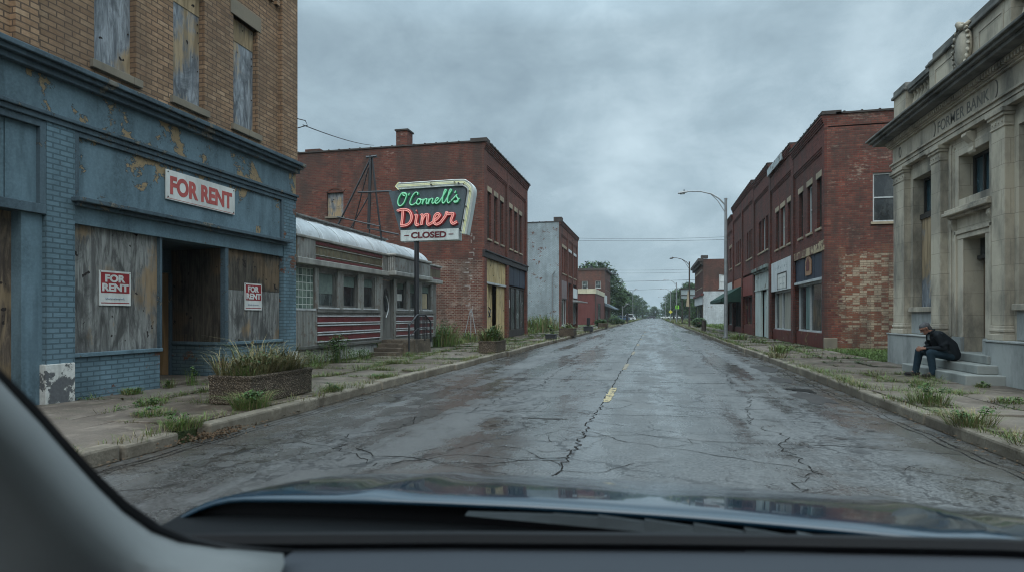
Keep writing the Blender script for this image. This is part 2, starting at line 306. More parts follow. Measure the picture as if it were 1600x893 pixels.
# ------------------------------------------------------------------ mesh builder
def wloc(o):
    v = Vector((0, 0, 0))
    while o is not None: v = v + o.location; o = o.parent
    return v
class MB:
    def __init__(s): s.v = []; s.f = []; s.mi = []; s.cur = 0
    def quad(s, a, b, c, d):
        n = len(s.v); s.v += [a, b, c, d]; s.f.append((n, n + 1, n + 2, n + 3)); s.mi.append(s.cur); return s
    def tri(s, a, b, c):
        n = len(s.v); s.v += [a, b, c]; s.f.append((n, n + 1, n + 2)); s.mi.append(s.cur); return s
    def box(s, x0, y0, z0, x1, y1, z1):
        n = len(s.v)
        s.v += [(x0, y0, z0), (x1, y0, z0), (x1, y1, z0), (x0, y1, z0), (x0, y0, z1), (x1, y0, z1), (x1, y1, z1), (x0, y1, z1)]
        for f in ((0, 3, 2, 1), (4, 5, 6, 7), (0, 1, 5, 4), (1, 2, 6, 5), (2, 3, 7, 6), (3, 0, 4, 7)):
            s.f.append(tuple(n + k for k in f)); s.mi.append(s.cur)
        return s
    def hexa(s, p):
        n = len(s.v); s.v += list(p)
        for f in ((0, 3, 2, 1), (4, 5, 6, 7), (0, 1, 5, 4), (1, 2, 6, 5), (2, 3, 7, 6), (3, 0, 4, 7)):
            s.f.append(tuple(n + k for k in f)); s.mi.append(s.cur)
        return s
    def prism(s, pts, off):
        """closed polygon pts (3d) extruded by off"""
        n = len(s.v); k = len(pts); o = Vector(off)
        s.v += [tuple(p) for p in pts] + [tuple(Vector(p) + o) for p in pts]
        s.f.append(tuple(range(n + k - 1, n - 1, -1))); s.mi.append(s.cur)
        s.f.append(tuple(range(n + k, n + 2 * k))); s.mi.append(s.cur)
        for i in range(k):
            j = (i + 1) % k; s.f.append((n + i, n + j, n + k + j, n + k + i)); s.mi.append(s.cur)
        return s
    def tube(s, pts, r, k=6, cap=True):
        P = [Vector(p) for p in pts]; n = len(s.v); prev = None
        for i, p in enumerate(P):
            t = (P[min(i + 1, len(P) - 1)] - P[max(i - 1, 0)])
            if t.length < 1e-9: t = Vector((0, 0, 1))
            t.normalize()
            if prev is None:
                a = Vector((0, 0, 1)) if abs(t.z) < .9 else Vector((1, 0, 0)); u = t.cross(a).normalized()
            else:
                u = (prev - t * prev.dot(t)).normalized()
            prev = u; w = t.cross(u); rr = r[i] if isinstance(r, (list, tuple)) else r
            for j in range(k):
                an = 2 * math.pi * j / k; s.v.append(tuple(p + (u * math.cos(an) + w * math.sin(an)) * rr))
        for i in range(len(P) - 1):
            for j in range(k):
                a = n + i * k + j; b = n + i * k + (j + 1) % k; s.f.append((a, b, b + k, a + k)); s.mi.append(s.cur)
        if cap:
            s.f.append(tuple(n + j for j in range(k - 1, -1, -1))); s.mi.append(s.cur)
            e = n + (len(P) - 1) * k; s.f.append(tuple(e + j for j in range(k))); s.mi.append(s.cur)
        return s
    def lathe(s, cx, cy, prof, k=16, sy=1):
        n = len(s.v)
        for (r, z) in prof:
            for j in range(k):
                an = 2 * math.pi * j / k; s.v.append((cx + r * math.cos(an), cy + r * sy * math.sin(an), z))
        for i in range(len(prof) - 1):
            for j in range(k):
                a = n + i * k + j; b = n + i * k + (j + 1) % k; s.f.append((a, b, b + k, a + k)); s.mi.append(s.cur)
        return s
    def grid(s, rows):
        n = len(s.v); w = len(rows[0])
        for r in rows: s.v += [tuple(p) for p in r]
        for i in range(len(rows) - 1):
            for j in range(w - 1):
                a = n + i * w + j; s.f.append((a, a + 1, a + w + 1, a + w)); s.mi.append(s.cur)
        return s
    def build(s, name, mats, parent=None, smooth=False, bevel=0, solid=0, loc=None):
        me = bpy.data.meshes.new(name)
        o0 = Vector((0, 0, 0)) if parent is None else wloc(parent)
        if loc is not None and parent is None: o0 = Vector(loc)
        me.from_pydata([tuple(Vector(p) - o0) for p in s.v], [], s.f)
        if not isinstance(mats, (list, tuple)): mats = [mats]
        for m in mats: me.materials.append(M[m] if isinstance(m, str) else m)
        if len(mats) > 1:
            for p, i in zip(me.polygons, s.mi): p.material_index = i
        if smooth: me.polygons.foreach_set('use_smooth', [True] * len(me.polygons))
        me.update(); o = bpy.data.objects.new(name, me); C.objects.link(o)
        if parent is not None: o.parent = parent
        elif loc is not None: o.location = loc
        if solid:
            m = o.modifiers.new('s', 'SOLIDIFY'); m.thickness = solid
        if bevel:
            m = o.modifiers.new('b', 'BEVEL'); m.width = bevel; m.segments = 2; m.limit_method = 'ANGLE'
        return o
def tag(o, label=None, cat=None, group=None, kind=None):
    if label: o['label'] = label
    if cat: o['category'] = cat
    if group: o['group'] = group
    if kind: o['kind'] = kind
    return o
def thing(name, loc, label, cat, group=None):
    o = bpy.data.objects.new(name, None); o.empty_display_size = .2; o.location = loc; C.objects.link(o)
    return tag(o, label, cat, group)
def copy_tree(o, parent=None):
    c = o.copy(); C.objects.link(c); c.parent = parent
    for ch in list(o.children): copy_tree(ch, c)
    return c
def skinmesh(name, V, E, rads, mat, parent, root=0, sub=2, smooth=True):
    """skin-modifier surface grown over a skeleton, baked to a mesh"""
    bm = bmesh.new(); sk = bm.verts.layers.skin.verify(); o0 = wloc(parent) if parent else Vector((0, 0, 0))
    vs = []
    for p, r in zip(V, rads):
        v = bm.verts.new(Vector(p) - o0); rr = r if isinstance(r, tuple) else (r, r); v[sk].radius = rr; v[sk].use_root = False; vs.append(v)
    vs[root][sk].use_root = True
    for a, b in E: bm.edges.new((vs[a], vs[b]))
    me = bpy.data.meshes.new('tmp'); bm.to_mesh(me); bm.free()
    o = bpy.data.objects.new('tmp', me); C.objects.link(o)
    m = o.modifiers.new('k', 'SKIN'); m.use_smooth_shade = True; m.branch_smoothing = .6
    m = o.modifiers.new('s', 'SUBSURF'); m.levels = sub; m.render_levels = sub
    dg = bpy.context.evaluated_depsgraph_get(); dg.update()
    nm = bpy.data.meshes.new_from_object(o.evaluated_get(dg)); nm.name = name
    bpy.data.objects.remove(o); nm.materials.clear(); nm.materials.append(M[mat])
    nm.polygons.foreach_set('use_smooth', [True] * len(nm.polygons))
    r = bpy.data.objects.new(name, nm); C.objects.link(r)
    if parent: r.parent = parent
    return r
def textmesh(name, body, mat, parent, origin, uvec, vvec, w=None, h=None, depth=.006, bold=.0, shear=0, squash=True):
    """lettering as flat mesh: origin is the lower-left corner, uvec/vvec unit directions on the sign's plane"""
    cu = bpy.data.curves.new('t', 'FONT'); cu.body = body; cu.extrude = depth; cu.offset = bold; cu.shear = shear
    o = bpy.data.objects.new('t', cu); C.objects.link(o)
    dg = bpy.context.evaluated_depsgraph_get(); dg.update()
    me = bpy.data.meshes.new_from_object(o.evaluated_get(dg)); bpy.data.objects.remove(o)
    xs = [v.co.x for v in me.vertices]; ys = [v.co.y for v in me.vertices]; x0, x1, y0, y1 = min(xs), max(xs), min(ys), max(ys)
    sh = h / (y1 - y0); sw = (w / (x1 - x0)) if w else sh
    U = Vector(uvec); W = Vector(vvec); N = U.cross(W); o0 = Vector(origin) - (wloc(parent) if parent else Vector((0, 0, 0)))
    for v in me.vertices: v.co = o0 + U * (v.co.x - x0) * sw + W * (v.co.y - y0) * sh + N * v.co.z
    me.materials.clear(); me.materials.append(M[mat]); me.name = name
    r = bpy.data.objects.new(name, me); C.objects.link(r); r.parent = parent
    return r

# facade frames: (u along the wall, v up, d into the wall)
def FL(X): return lambda u, v, d: (X - d, u, v)      # faces +X
def FR(X): return lambda u, v, d: (X + d, u, v)      # faces -X
def FS(Y): return lambda u, v, d: (u, Y + d, v)      # faces -Y
def fbox(mb, F, u0, u1, v0, v1, d0, d1):
    mb.hexa([F(u0, v0, d0), F(u1, v0, d0), F(u1, v0, d1), F(u0, v0, d1), F(u0, v1, d0), F(u1, v1, d0), F(u1, v1, d1), F(u0, v1, d1)]); return mb
def fparts(name, mat, par, F, boxes, bevel=0):
    for b in boxes: fbox(MB(), F, *b).build(name, mat, par, bevel=bevel)
def holed(mb, F, u0, u1, v0, v1, holes, dep=.25):
    us = sorted({u0, u1, *[h[0] for h in holes], *[h[1] for h in holes]}); vs = sorted({v0, v1, *[h[2] for h in holes], *[h[3] for h in holes]})
    us = [u for u in us if u0 <= u <= u1]; vs = [v for v in vs if v0 <= v <= v1]
    for i in range(len(us) - 1):
        for j in range(len(vs) - 1):
            cu, cv = (us[i] + us[i + 1]) / 2, (vs[j] + vs[j + 1]) / 2
            if any(h[0] < cu < h[1] and h[2] < cv < h[3] for h in holes): continue
            mb.quad(F(us[i], vs[j], 0), F(us[i + 1], vs[j], 0), F(us[i + 1], vs[j + 1], 0), F(us[i], vs[j + 1], 0))
    for (a, b, c, d) in holes:
        mb.quad(F(a, c, 0), F(a, d, 0), F(a, d, dep), F(a, c, dep)); mb.quad(F(b, c, 0), F(b, c, dep), F(b, d, dep), F(b, d, 0))
        mb.quad(F(a, d, 0), F(b, d, 0), F(b, d, dep), F(a, d, dep)); mb.quad(F(a, c, 0), F(a, c, dep), F(b, c, dep), F(b, c, 0))
    return mb
def window(par, F, a, b, c, d, fill='glass', frame='dark_frame', sill='stone_trim', lintel=None, dep=.16, cross=True, mull=0, sill_h=.1, lintel_h=.28, name='window', boards=False, arch=0):
    mb = MB()
    if boards:
        n = 3; 
        for i in range(n):
            fbox(mb, F, a, b, c + (d - c) * i / n + .005, c + (d - c) * (i + 1) / n - .005, dep - .02 + .008 * i, dep + .02)
    else: fbox(mb, F, a, b, c, d, dep, dep + .03)
    w = mb.build(name, fill, par)
    if str(fill).startswith('ply') and not boards:
        fbox(MB(), F, a + .004, b - .004, c + (d - c) * .8, d - .003, dep - .012, dep - .002).build('upper_board', 'ply_top', w)
        n_ = MB()
        for uu in (a + .05, b - .05):
            for q in (.03, .33, .66, .73, .97): fbox(n_, F, uu - .01, uu + .01, c + (d - c) * q - .01, c + (d - c) * q + .01, dep - .018, dep - .001)
        n_.build('nail_heads', 'rusty', w)
    if frame:
        fr = MB(); t = min(.06, (b - a) * .1)
        fbox(fr, F, a, a + t, c, d, dep - .05, dep); fbox(fr, F, b - t, b, c, d, dep - .05, dep)
        fbox(fr, F, a + t, b - t, c, c + t, dep - .048, dep); fbox(fr, F, a + t, b - t, d - t, d, dep - .048, dep)
        if cross: fbox(fr, F, a + t, b - t, (c + d) / 2 - .025, (c + d) / 2 + .025, dep - .045, dep)
        for k in range(mull):
            uu = a + (b - a) * (k + 1) / (mull + 1); fbox(fr, F, uu - .025, uu + .025, c + t, d - t, dep - .042, dep)
        fr.build('frame', frame, w)
    if sill: fbox(MB(), F, a - .08, b + .08, c - sill_h, c, -.07, dep - .01).build('sill', sill, w, bevel=.008)
    if lintel: fbox(MB(), F, a - .1, b + .1, d, d + lintel_h, -.025, .1).build('lintel', lintel, w, bevel=.008)
    return w
def coping(par, F, u0, u1, z, d0=-.06, d1=.3, mat='coping', bumps=True, h=.07):
    mb = fbox(MB(), F, u0, u1, z, z + h, d0, d1); u = u0 + .3
    while bumps and u < u1 - .1:
        fbox(mb, F, u - .035, u + .035, z + h, z + h + .03, d0 - .01, d1); u += .62
    return mb.build('coping', mat, par)

def capsule(mb, a, b, ra, rb, k=14):
    A, B = Vector(a), Vector(b); d = (B - A); L = d.length or 1e-6; d /= L; P = []; Q = []
    for i in range(6):
        t = math.pi / 2 * i / 5.2 if i else 0.02
        P.append(A - d * ra * math.cos(t)); Q.append(max(.002, ra * math.sin(t)))
    for i in range(6):
        t = math.pi / 2 * (5 - i) / 5.2 if i < 5 else .02
        P.append(B + d * rb * math.cos(t)); Q.append(max(.002, rb * math.sin(t)))
    mb.tube([tuple(p) for p in P], Q, k); return mb
def remesh(mb, name, mat, parent, vox, sm=3):
    """one continuous skin over overlapping volumes"""
    o0 = wloc(parent) if parent else Vector((0, 0, 0)); me = bpy.data.meshes.new('tmp'); me.from_pydata([tuple(Vector(p) - o0) for p in mb.v], [], mb.f)
    bm = bmesh.new(); bm.from_mesh(me); bmesh.ops.remove_doubles(bm, verts=bm.verts, dist=1e-5); bmesh.ops.recalc_face_normals(bm, faces=bm.faces); bm.to_mesh(me); bm.free()
    o = bpy.data.objects.new('tmp', me); C.objects.link(o); m = o.modifiers.new('r', 'REMESH'); m.mode = 'VOXEL'; m.voxel_size = vox; m.use_smooth_shade = True
    if sm: m = o.modifiers.new('s', 'SMOOTH'); m.iterations = sm; m.factor = .5
    dg = bpy.context.evaluated_depsgraph_get(); dg.update(); nm = bpy.data.meshes.new_from_object(o.evaluated_get(dg)); nm.name = name; bpy.data.objects.remove(o)
    nm.materials.clear(); nm.materials.append(M[mat]); nm.polygons.foreach_set('use_smooth', [True] * len(nm.polygons)); r = bpy.data.objects.new(name, nm); C.objects.link(r); r.parent = parent
    return r
# ------------------------------------------------------------------ left: boarded storefront
XL = -8.6
def left_shop():
    F = FL(XL); t = thing('shop_building', (XL - 4, 8, .1), 'two storey tan brick building with peeling blue storefront and boarded windows', 'building')
    Y0, Y1, H = 2.0, 13.3, 9.7
    wins = [(u, u + .8, 5.42, 7.72) for u in (4.6, 6.22 - .02, 7.84, 9.46, 11.1)]
    wins = [w for w in wins if w[0] != 6.2]
    w = MB(); holed(w, F, Y0, Y1 - .62, 5.1, H, wins, .22)
    F2 = FL(XL + .1); fbox(w, F, Y1 - .62, Y1, 5.1, H, -.1, .0)          # corner pilaster
    fbox(w, F, 6.55, 6.88, 5.1, H, -.1, 0)
    w.quad((XL, Y1, .1), (XL, Y1, H), (XL - 12, Y1, H), (XL - 12, Y1, .1)); w.quad((XL, Y0, .1), (XL, Y0, H), (XL - 12, Y0, H), (XL - 12, Y0, .1))
    w.quad((XL - 12, Y0, .1), (XL - 12, Y1, .1), (XL - 12, Y1, H), (XL - 12, Y0, H))
    for k in range(5):                                                    # corbelled band between the pilasters
        fbox(w, F, 6.88, Y1 - .62, 8.75 + .09 * k, 8.84 + .09 * k, -.02 * (k + 1), 0)
    u = 7.0
    while u < Y1 - .7: fbox(w, F, u, u + .11, 8.62, 8.75, -.08, 0); u += .22
    wall = w.build('wall', 'tan_brick', t)
    MB().box(XL - 12, Y0, H - .3, XL - .02, Y1 - .02, H - .25).build('roof', 'tar', t)
    coping(t, F, Y0, Y1, H, -.14, .3)
    for i, (a, b, c, d) in enumerate(wins):
        window(t, F, a, b, c, d, 'ply_blue', None, 'stone_trim', 'stone_trim', .13, name='boarded_window', sill_h=.13, lintel_h=.33)
    # storefront cornice mouldings
    c = MB()
    fbox(c, F, Y0, Y1 + .08, 5.02, 5.1, -.3, .0); fbox(c, F, Y0, Y1 + .05, 4.95, 5.02, -.24, 0); fbox(c, F, Y0, Y1 + .02, 4.86, 4.95, -.16, 0)
    fbox(c, F, Y0, Y1 + .02, 4.28, 4.34, -.13, 0); fbox(c, F, Y0, Y1 + .01, 4.2, 4.28, -.09, 0)
    c.build('cornice', 'blue_dark', t, bevel=.012)
    f = MB(); fbox(f, F, Y0, Y1, 4.34, 4.86, -.05, 0); f.build('frieze', 'blue_peel', t)
    # sign panel above the shop window, framed
    p = MB(); fbox(p, F, 7.46, 12.79, 3.2, 4.2, -.01, .05); p.build('fascia_panel', 'blue_peel', t)
    p = MB(); fbox(p, F, 7.46, 7.53, 3.2, 4.2, -.06, -.012); fbox(p, F, 12.72, 12.79, 3.2, 4.2, -.06, -.012); fbox(p, F, 7.53, 12.72, 4.12, 4.2, -.06, -.012)
    p.build('fascia_frame', 'blue_dark', t, bevel=.008)
    p = MB(); fbox(p, F, 7.4, 12.95, 3.12, 3.19, -.22, 0); fbox(p, F, 7.46, 12.85, 3.06, 3.12, -.12, 0); p.build('ledge', 'blue_dark', t, bevel=.01)
    p = MB(); fbox(p, F, 7.46, 12.79, 2.8, 3.06, -.04, .3); p.build('beam', 'blue', t)
    # piers
    for (a, b) in ((7.02, 7.46), (12.79, Y1 - .004)):
        q = MB(); fbox(q, F, a, b, .7 if a < 8 else .13, 4.2, -.06, .3); q.build('pier', 'blue_brick', t)
    q = MB(); fbox(q, F, 6.98, 7.44, .1, .7, -.09, .3); q.build('pier_foot', 'whitewash', t, bevel=.01)
    q = MB(); fbox(q, F, 12.95, 13.32, .1, .55, -.09, -.058); q.build('pier_foot', 'whitewash', t, bevel=.01)
    # bulkhead and windows
    q = MB(); fbox(q, F, 7.46, 9.15, .1, .77, .0, .25); q.build('bulkhead', 'blue_brick', t)
    q = MB(); fbox(q, F, 7.46, 9.17, .77, .83, -.05, .25); q.build('bulkhead_cap', 'blue', t, bevel=.006)
    fparts('window_board', 'ply', t, F, [(7.48, 8.3, .83, 2.8, .05, .07), (8.305, 9.15, .83, 2.8, .062, .08)])
    q = MB(); fbox(q, F, 10.85, 12.79, .1, .8, .0, .25); q.build('bulkhead', 'blue_brick', t)
    q = MB(); fbox(q, F, 10.83, 12.79, .8, .86, -.05, .25); q.build('bulkhead_cap', 'blue', t, bevel=.006)
    q = MB(); fbox(q, F, 10.92, 12.77, .86, 1.95, .05, .07); q.build('window_board', 'ply', t)
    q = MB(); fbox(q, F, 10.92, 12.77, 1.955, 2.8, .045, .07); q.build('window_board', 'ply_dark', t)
    q = MB(); q = fparts('corner_post', 'blue_dark', t, F, [(10.83, 10.92, .86, 2.8, -.02, .1), (9.15, 9.2, .83, 2.8, .0, .1)])
    # recessed entrance: splayed right side, door at the back
    a, b = Vector((XL - .1, 10.87, 0)), Vector((XL - 1.6, 11.15, 0)); n = Vector((.03, .15, 0))
    def slab(mb, z0, z1, off, th=.1):
        o = Vector((.18, 1, 0)).normalized(); p = a + o * off; r = b + o * off; mb.hexa([(p.x, p.y, z0), (p.x, p.y + th, z0), (r.x, r.y + th, z0), (r.x, r.y, z0), (p.x, p.y, z1), (p.x, p.y + th, z1), (r.x, r.y + th, z1), (r.x, r.y, z1)])
        return mb
    slab(MB(), .1, .8, -.02).build('recess_bulkhead', 'blue_brick', t); slab(MB(), .8, .86, -.05).build('bulkhead_cap', 'blue', t)
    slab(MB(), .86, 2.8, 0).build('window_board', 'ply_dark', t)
    MB().box(XL - 1.62, 9.95, .13, XL - 1.58, 11.12, 2.3).build('boarded_door', 'ply_orange', t)
    MB().box(XL - 1.64, 9.1, 2.32, XL - 1.58, 11.2, 3.0).build('transom', 'blue_dark', t)
    MB().box(XL - 1.62, 11.06, .13, XL - 1.55, 11.14, 2.31).build('door_frame', 'blue_dark', t)
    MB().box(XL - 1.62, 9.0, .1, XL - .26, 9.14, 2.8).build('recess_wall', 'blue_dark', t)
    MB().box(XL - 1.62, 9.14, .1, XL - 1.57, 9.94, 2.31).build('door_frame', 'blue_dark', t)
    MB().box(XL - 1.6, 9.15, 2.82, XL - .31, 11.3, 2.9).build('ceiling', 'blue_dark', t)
    MB().box(XL - 1.58, 9.15, .1, XL - .0, 10.85, .16).build('threshold', 'concrete', t)
    # left bay
    q = MB(); 
    for k in range(9): fbox(q, F, 2.1 + k * .55, 2.1 + k * .55 + .535, 3.0, 4.1, .02 + .004 * (k % 2), .06)
    q.build('board_panel', 'blue', t)
    q = MB(); fbox(q, F, 2.0, 7.02, 2.86, 3.0, -.06, .2); fbox(q, F, 6.93, 7.02, 3.0, 4.2, -.055, .1); fbox(q, F, 2.0, 6.93, 4.1, 4.2, -.055, .1); q.build('panel_frame', 'blue_dark', t, bevel=.006)
    q = MB(); fbox(q, F, 6.72, 7.02, .1, 2.86, .02, .3); q.build('jamb', 'blue', t)
    q = MB(); fbox(q, F, 2.2, 6.72, .1, 2.86, .2, .24); q.build('window_board', 'ply_warm', t)
    # wire bracket at the corner
    q = MB(); q.tube([(XL + .12, Y1 - .05, 6.2), (XL + .3, Y1 + .02, 6.16), (XL + .34, Y1 + .05, 6.05), (XL + .12, Y1 - .02, 5.98)], .012, 5); q.build('wire_bracket', 'black', t)
left_shop()
def rent_sign_small(y0, y1, z0, z1, X, label, tilt=0):
    t = thing('for_rent_sign', (X, y0, z0), label, 'sign', 'small for rent signs on the boarded shopfront')
    w, h = y1 - y0, z1 - z0
    o = MB().box(X, y0, z0, X + .012, y1, z1).build('sign_board', 'sign_white', t)
    MB().box(X + .012, y0 + .03, z0 + h * .37, X + .016, y1 - .03, z1 - .03).build('red_panel', 'sign_red', t)
    MB().box(X + .012, y0 + .03, z0 + .035, X + .0135, y1 - .03, z0 + .05).build('lower_rule', 'sign_red', t)
    U, W = (0, 1, 0), (0, 0, 1)
    textmesh('lettering', 'FOR', 'sign_white', t, (X + .018, y0 + w * .17, z0 + h * .67), U, W, w * .64, h * .225, .001, .05)
    textmesh('lettering', 'RENT', 'sign_white', t, (X + .018, y0 + w * .08, z0 + h * .41), U, W, w * .84, h * .225, .001, .05)
    pts = []; n = 40                                                     # faded handwriting
    for i in range(n): pts.append((X + .0165, y0 + w * (.18 + .62 * i / n), z0 + h * .2 + h * .035 * math.sin(i * 1.9) * (.5 + .5 * math.sin(i * .7))))
    MB().tube(pts, .0035, 4).build('handwriting', 'ink', t)
    for (yy, zz) in ((y0 + .02, z1 - .02), (y1 - .02, z1 - .02)): MB().tube([(X + .012, yy, zz), (X + .018, yy, zz)], .008, 6).build('nail', 'rusty', t)
    return t
rent_sign_small(7.96, 8.56, 1.57, 2.13, XL - .045, 'small red and white FOR RENT sign on the large grey plywood window')
rent_sign_small(11.5, 12.09, 1.53, 2.11, XL - .04, 'small red and white FOR RENT sign on the plywood behind the large planter')
def rent_sign_big():
    t = thing('for_rent_sign', (XL + .02, 9.24, 3.5), 'long white FOR RENT sign with faded red letters on the peeling blue fascia', 'sign')
    y0, y1, z0, z1 = 9.24, 11.08, 3.5, 4.04; X = XL + .02
    MB().box(X, y0, z0, X + .03, y1, z1).build('sign_board', 'sign_white', t, bevel=.004)
    textmesh('lettering', 'FOR RENT', 'sign_red_faded', t, (X + .032, y0 + .09, z0 + .1), (0, 1, 0), (0, 0, 1), 1.66, .34, .002, .045)
    MB().box(X + .03, y0 + .02, z0 + .02, X + .0325, y1 - .02, z0 + .028).build('border', 'sign_red_faded', t)
    for (yy, zz) in ((y0 + .04, z1 - .04), (y1 - .04, z1 - .04), (y0 + .04, z0 + .05), (y1 - .04, z0 + .05)): MB().tube([(X + .03, yy, zz), (X + .04, yy, zz)], .012, 6).build('bolt', 'rusty', t)
rent_sign_big()

# ------------------------------------------------------------------ diner
def diner():
    XD = -9.0; F = FL(XD); Ya, Yb = 13.75, 24.3
    t = thing('diner_building', (XD - 2, 19, .1), 'stainless steel diner car with red stripes and rounded silver roof', 'diner')
    # body wall with window openings
    wins = [(15.1, 16.05), (16.45, 17.35), (17.75, 18.58), (20.32, 21.16), (21.52, 22.3), (22.75, 23.68)]
    holes = [(a, b, 1.64, 2.64) for a, b in wins] + [(14.0, 14.86, 1.6, 2.68), (19.12, 19.95, .62, 2.64)]
    w = MB(); holed(w, F, Ya, Yb, .55, 2.76, holes, .12); w.quad((XD, Yb, .55), (XD, Yb, 2.76), (XD - 4, Yb, 2.76), (XD - 4, Yb, .55))
    w.quad((XD, Ya, .55), (XD, Ya, 2.76), (XD - 4, Ya, 2.76), (XD - 4, Ya, .55)); w.build('wall', 'steel_panel', t)
    # fluted pilaster strips between windows
    fparts('fluted_strip', 'flute', t, F, [(a, b, 1.6, 2.7, -.035, 0) for (a, b) in ((14.88, 15.06), (16.09, 16.42), (17.38, 17.72), (18.62, 19.08), (20.0, 20.28), (21.2, 21.48), (22.34, 22.7), (23.72, Yb))] + [(18.9, 19.08, .6, 1.6, -.035, 0), (20.0, 20.18, .6, 1.6, -.035, 0), (23.95, Yb, .6, 1.6, -.035, 0)])
    p = fbox(MB(), F, Ya, 14.98, .6, 1.58, -.03, 0); p.build('corner_panel', 'flute', t)
    p = MB(); 
    for (a, b) in ((15.0, 18.9), (20.18, 23.95)):
        fbox(MB(), F, a, b, 1.5, 1.6, -.05, 0).build('chrome_rib', 'steel_panel', t, bevel=.008)
        for z in (1.38, 1.19, 1.12, .93, .86, .67): fbox(MB(), F, a, b, z, z + .035, -.045, -.004).build('chrome_rib', 'steel_bright', t, bevel=.008)
    fparts('sill_beam', 'steel_panel', t, F, [(Ya, 19.08, .52, .6, -.06, 0), (20.0, Yb, .52, .6, -.06, 0)], .008)
    for (a, b) in ((15.0, 18.9), (20.18, 23.95)):
        for z in (1.235, .975, .715): fbox(MB(), F, a, b, z - .008, z + .135, -.02, 0).build('red_stripe', 'diner_red', t)
    for i, (a, b) in enumerate(wins):
        o = window(t, F, a, b, 1.64, 2.64, 'glass_dusty' if i in (0,) else 'glass', 'steel_panel', 'steel_bright', None, .1, cross=False, sill_h=.05)
        dz = (.55, .3, .25, .2, .3, .25)[i]
        bl = fbox(MB(), F, a + .06, b - .06, 2.58 - dz, 2.58, .085, .098); bl.build('blind', M['teal_blind'], o)
    MB_ = MB(); fbox(MB_, F, 20.42, 20.95, 1.95, 2.2, .08, .095); MB_.build('paper_notice', 'sign_white', t)
    fbox(MB(), F, 22.85, 23.5, 1.7, 2.3, .08, .095).build('window_card', M['card'], t)
    gb = MB(); fbox(gb, F, 14.0, 14.86, 1.6, 2.68, .03, .1); gb.build('glass_block_panel', 'glass_block', t)
    fbox(MB(), F, 13.95, 14.9, 1.55, 1.6, -.05, .03).build('ledge', 'steel_bright', t)
    # door with oval light and curved handle
    d = fbox(MB(), F, 19.15, 19.92, .62, 2.62, .06, .1).build('door', 'steel_panel', t)
    pts = [F(19.55 + .2 * math.cos(a), 1.95 + .42 * math.sin(a), .055) for a in [2 * math.pi * k / 24 for k in range(24)]]
    MB().prism(pts, (.006, 0, 0)).build('door_glass', 'glass', d)
    MB().tube([F(19.36 - .0 + .2 * math.sin(k / 12 * math.pi), 1.35 + .75 * k / 12, .0 - .03) for k in range(13)], .018, 6).build('door_handle', 'steel_bright', d)
    # fascia, lips, vestibule
    Ff = FL(XD + .12)
    fparts('fascia', 'flute_gold', t, Ff, [(Ya, 19.2, 2.9, 3.42, 0, .2), (22.6, Yb + .25, 2.9, 3.42, 0, .2)])
    fparts('fluted_corner', 'flute', t, Ff, [(Ya + .1, 14.7, 2.9, 3.44, -.03, 0), (18.85, 19.2, 2.9, 3.44, -.03, 0)])
    p = MB(); 
    for (a, b) in ((14.7, 18.85), (22.6, Yb + .25)):
        fparts('red_band', 'diner_red', t, Ff, [(a, b, 3.32, 3.4, -.02, 0), (a, b, 2.92, 2.98, -.02, 0)])
    p = MB()
    x_in_, x_out_ = XD - 1.45, XD - .01; fparts('eave_trim', 'steel_mid', t, Ff, [(Ya, 19.2, 2.74, 2.9, -.12, .3), (Ya, 19.2, 3.42, 3.5, -.08, .4), (22.6, Yb + .3, 2.74, 2.9, -.1, .3), (22.6, Yb + .3, 3.42, 3.5, -.08, .4), (14.7, 18.85, 3.02, 3.045, -.03, 0), (14.7, 18.85, 3.26, 3.285, -.03, 0)], .02)
    rb = []
    for y in [Ya + .35 + 1.1 * k for k in range(9)]: MB().tube([(x_in_ + (x_out_ - x_in_) * math.cos(a), y, 3.5 + .735 * math.sin(a)) for a in [math.pi / 2 * k / 10 for k in range(11)]], .009, 5).build('roof_rib', 'steel_bright', t)
    Fv = FL(XD + .42); p = fbox(MB(), Fv, 19.2, 22.6, 2.92, 3.42, 0, .6); p.build('vestibule_fascia', 'flute', t, bevel=.03)
    fparts('vestibule_trim', 'steel_mid', t, Fv, [(19.15, 22.65, 2.76, 2.92, -.08, .6), (19.15, 22.65, 3.42, 3.52, -.06, .6)], .03)
    # barrel roof: quarter round along the street side, half dome at the far end
    rows = []; n = 12; x_in, x_out = XD - 1.45, XD - .02; z0, z1 = 3.5, 4.22
    ys = [Ya] + [Ya + (Yb - .9 - Ya) * k / 14 for k in range(1, 15)]
    for y in ys: rows.append([(x_in + (x_out - x_in) * math.cos(a), y, z0 + (z1 - z0) * math.sin(a)) for a in [math.pi / 2 * k / n for k in range(n + 1)]])
    for q in range(1, 9):
        b = math.pi / 2 * q / 8
        rows.append([(x_in + (x_out - x_in) * math.cos(a) * math.cos(b), Yb - .9 + 1.1 * math.cos(a) * math.sin(b), z0 + (z1 - z0) * math.sin(a)) for a in [math.pi / 2 * k / n for k in range(n + 1)]])
    g = MB().grid(rows)
    rows2 = [[(2 * x_in - 1.2 - x, y, z) for (x, y, z) in r] for r in rows]; g.grid(rows2)
    g.quad((x_in, Ya, z1), (x_in - 1.2, Ya, z1), (x_in - 1.2, Yb, z1), (x_in, Yb, z1))
    g.quad((x_out, Ya + .01, z0), (x_in - 2.5, Ya + .01, z0), (x_in - 2.5, Ya + .01, z1 - .3), (x_in, Ya + .01, z1)); g.build('barrel_roof', 'diner_roof', t, smooth=True)
    m = MB().box(x_in - 1.1, Ya + .1, 4.18, x_in - .02, 22.6, 4.42); m.build('roof_monitor', 'steel_panel', t)
    MB().box(x_in - .021, Ya + .12, 4.22, x_in + .0, 22.5, 4.3).build('red_stripe', 'diner_red', t)
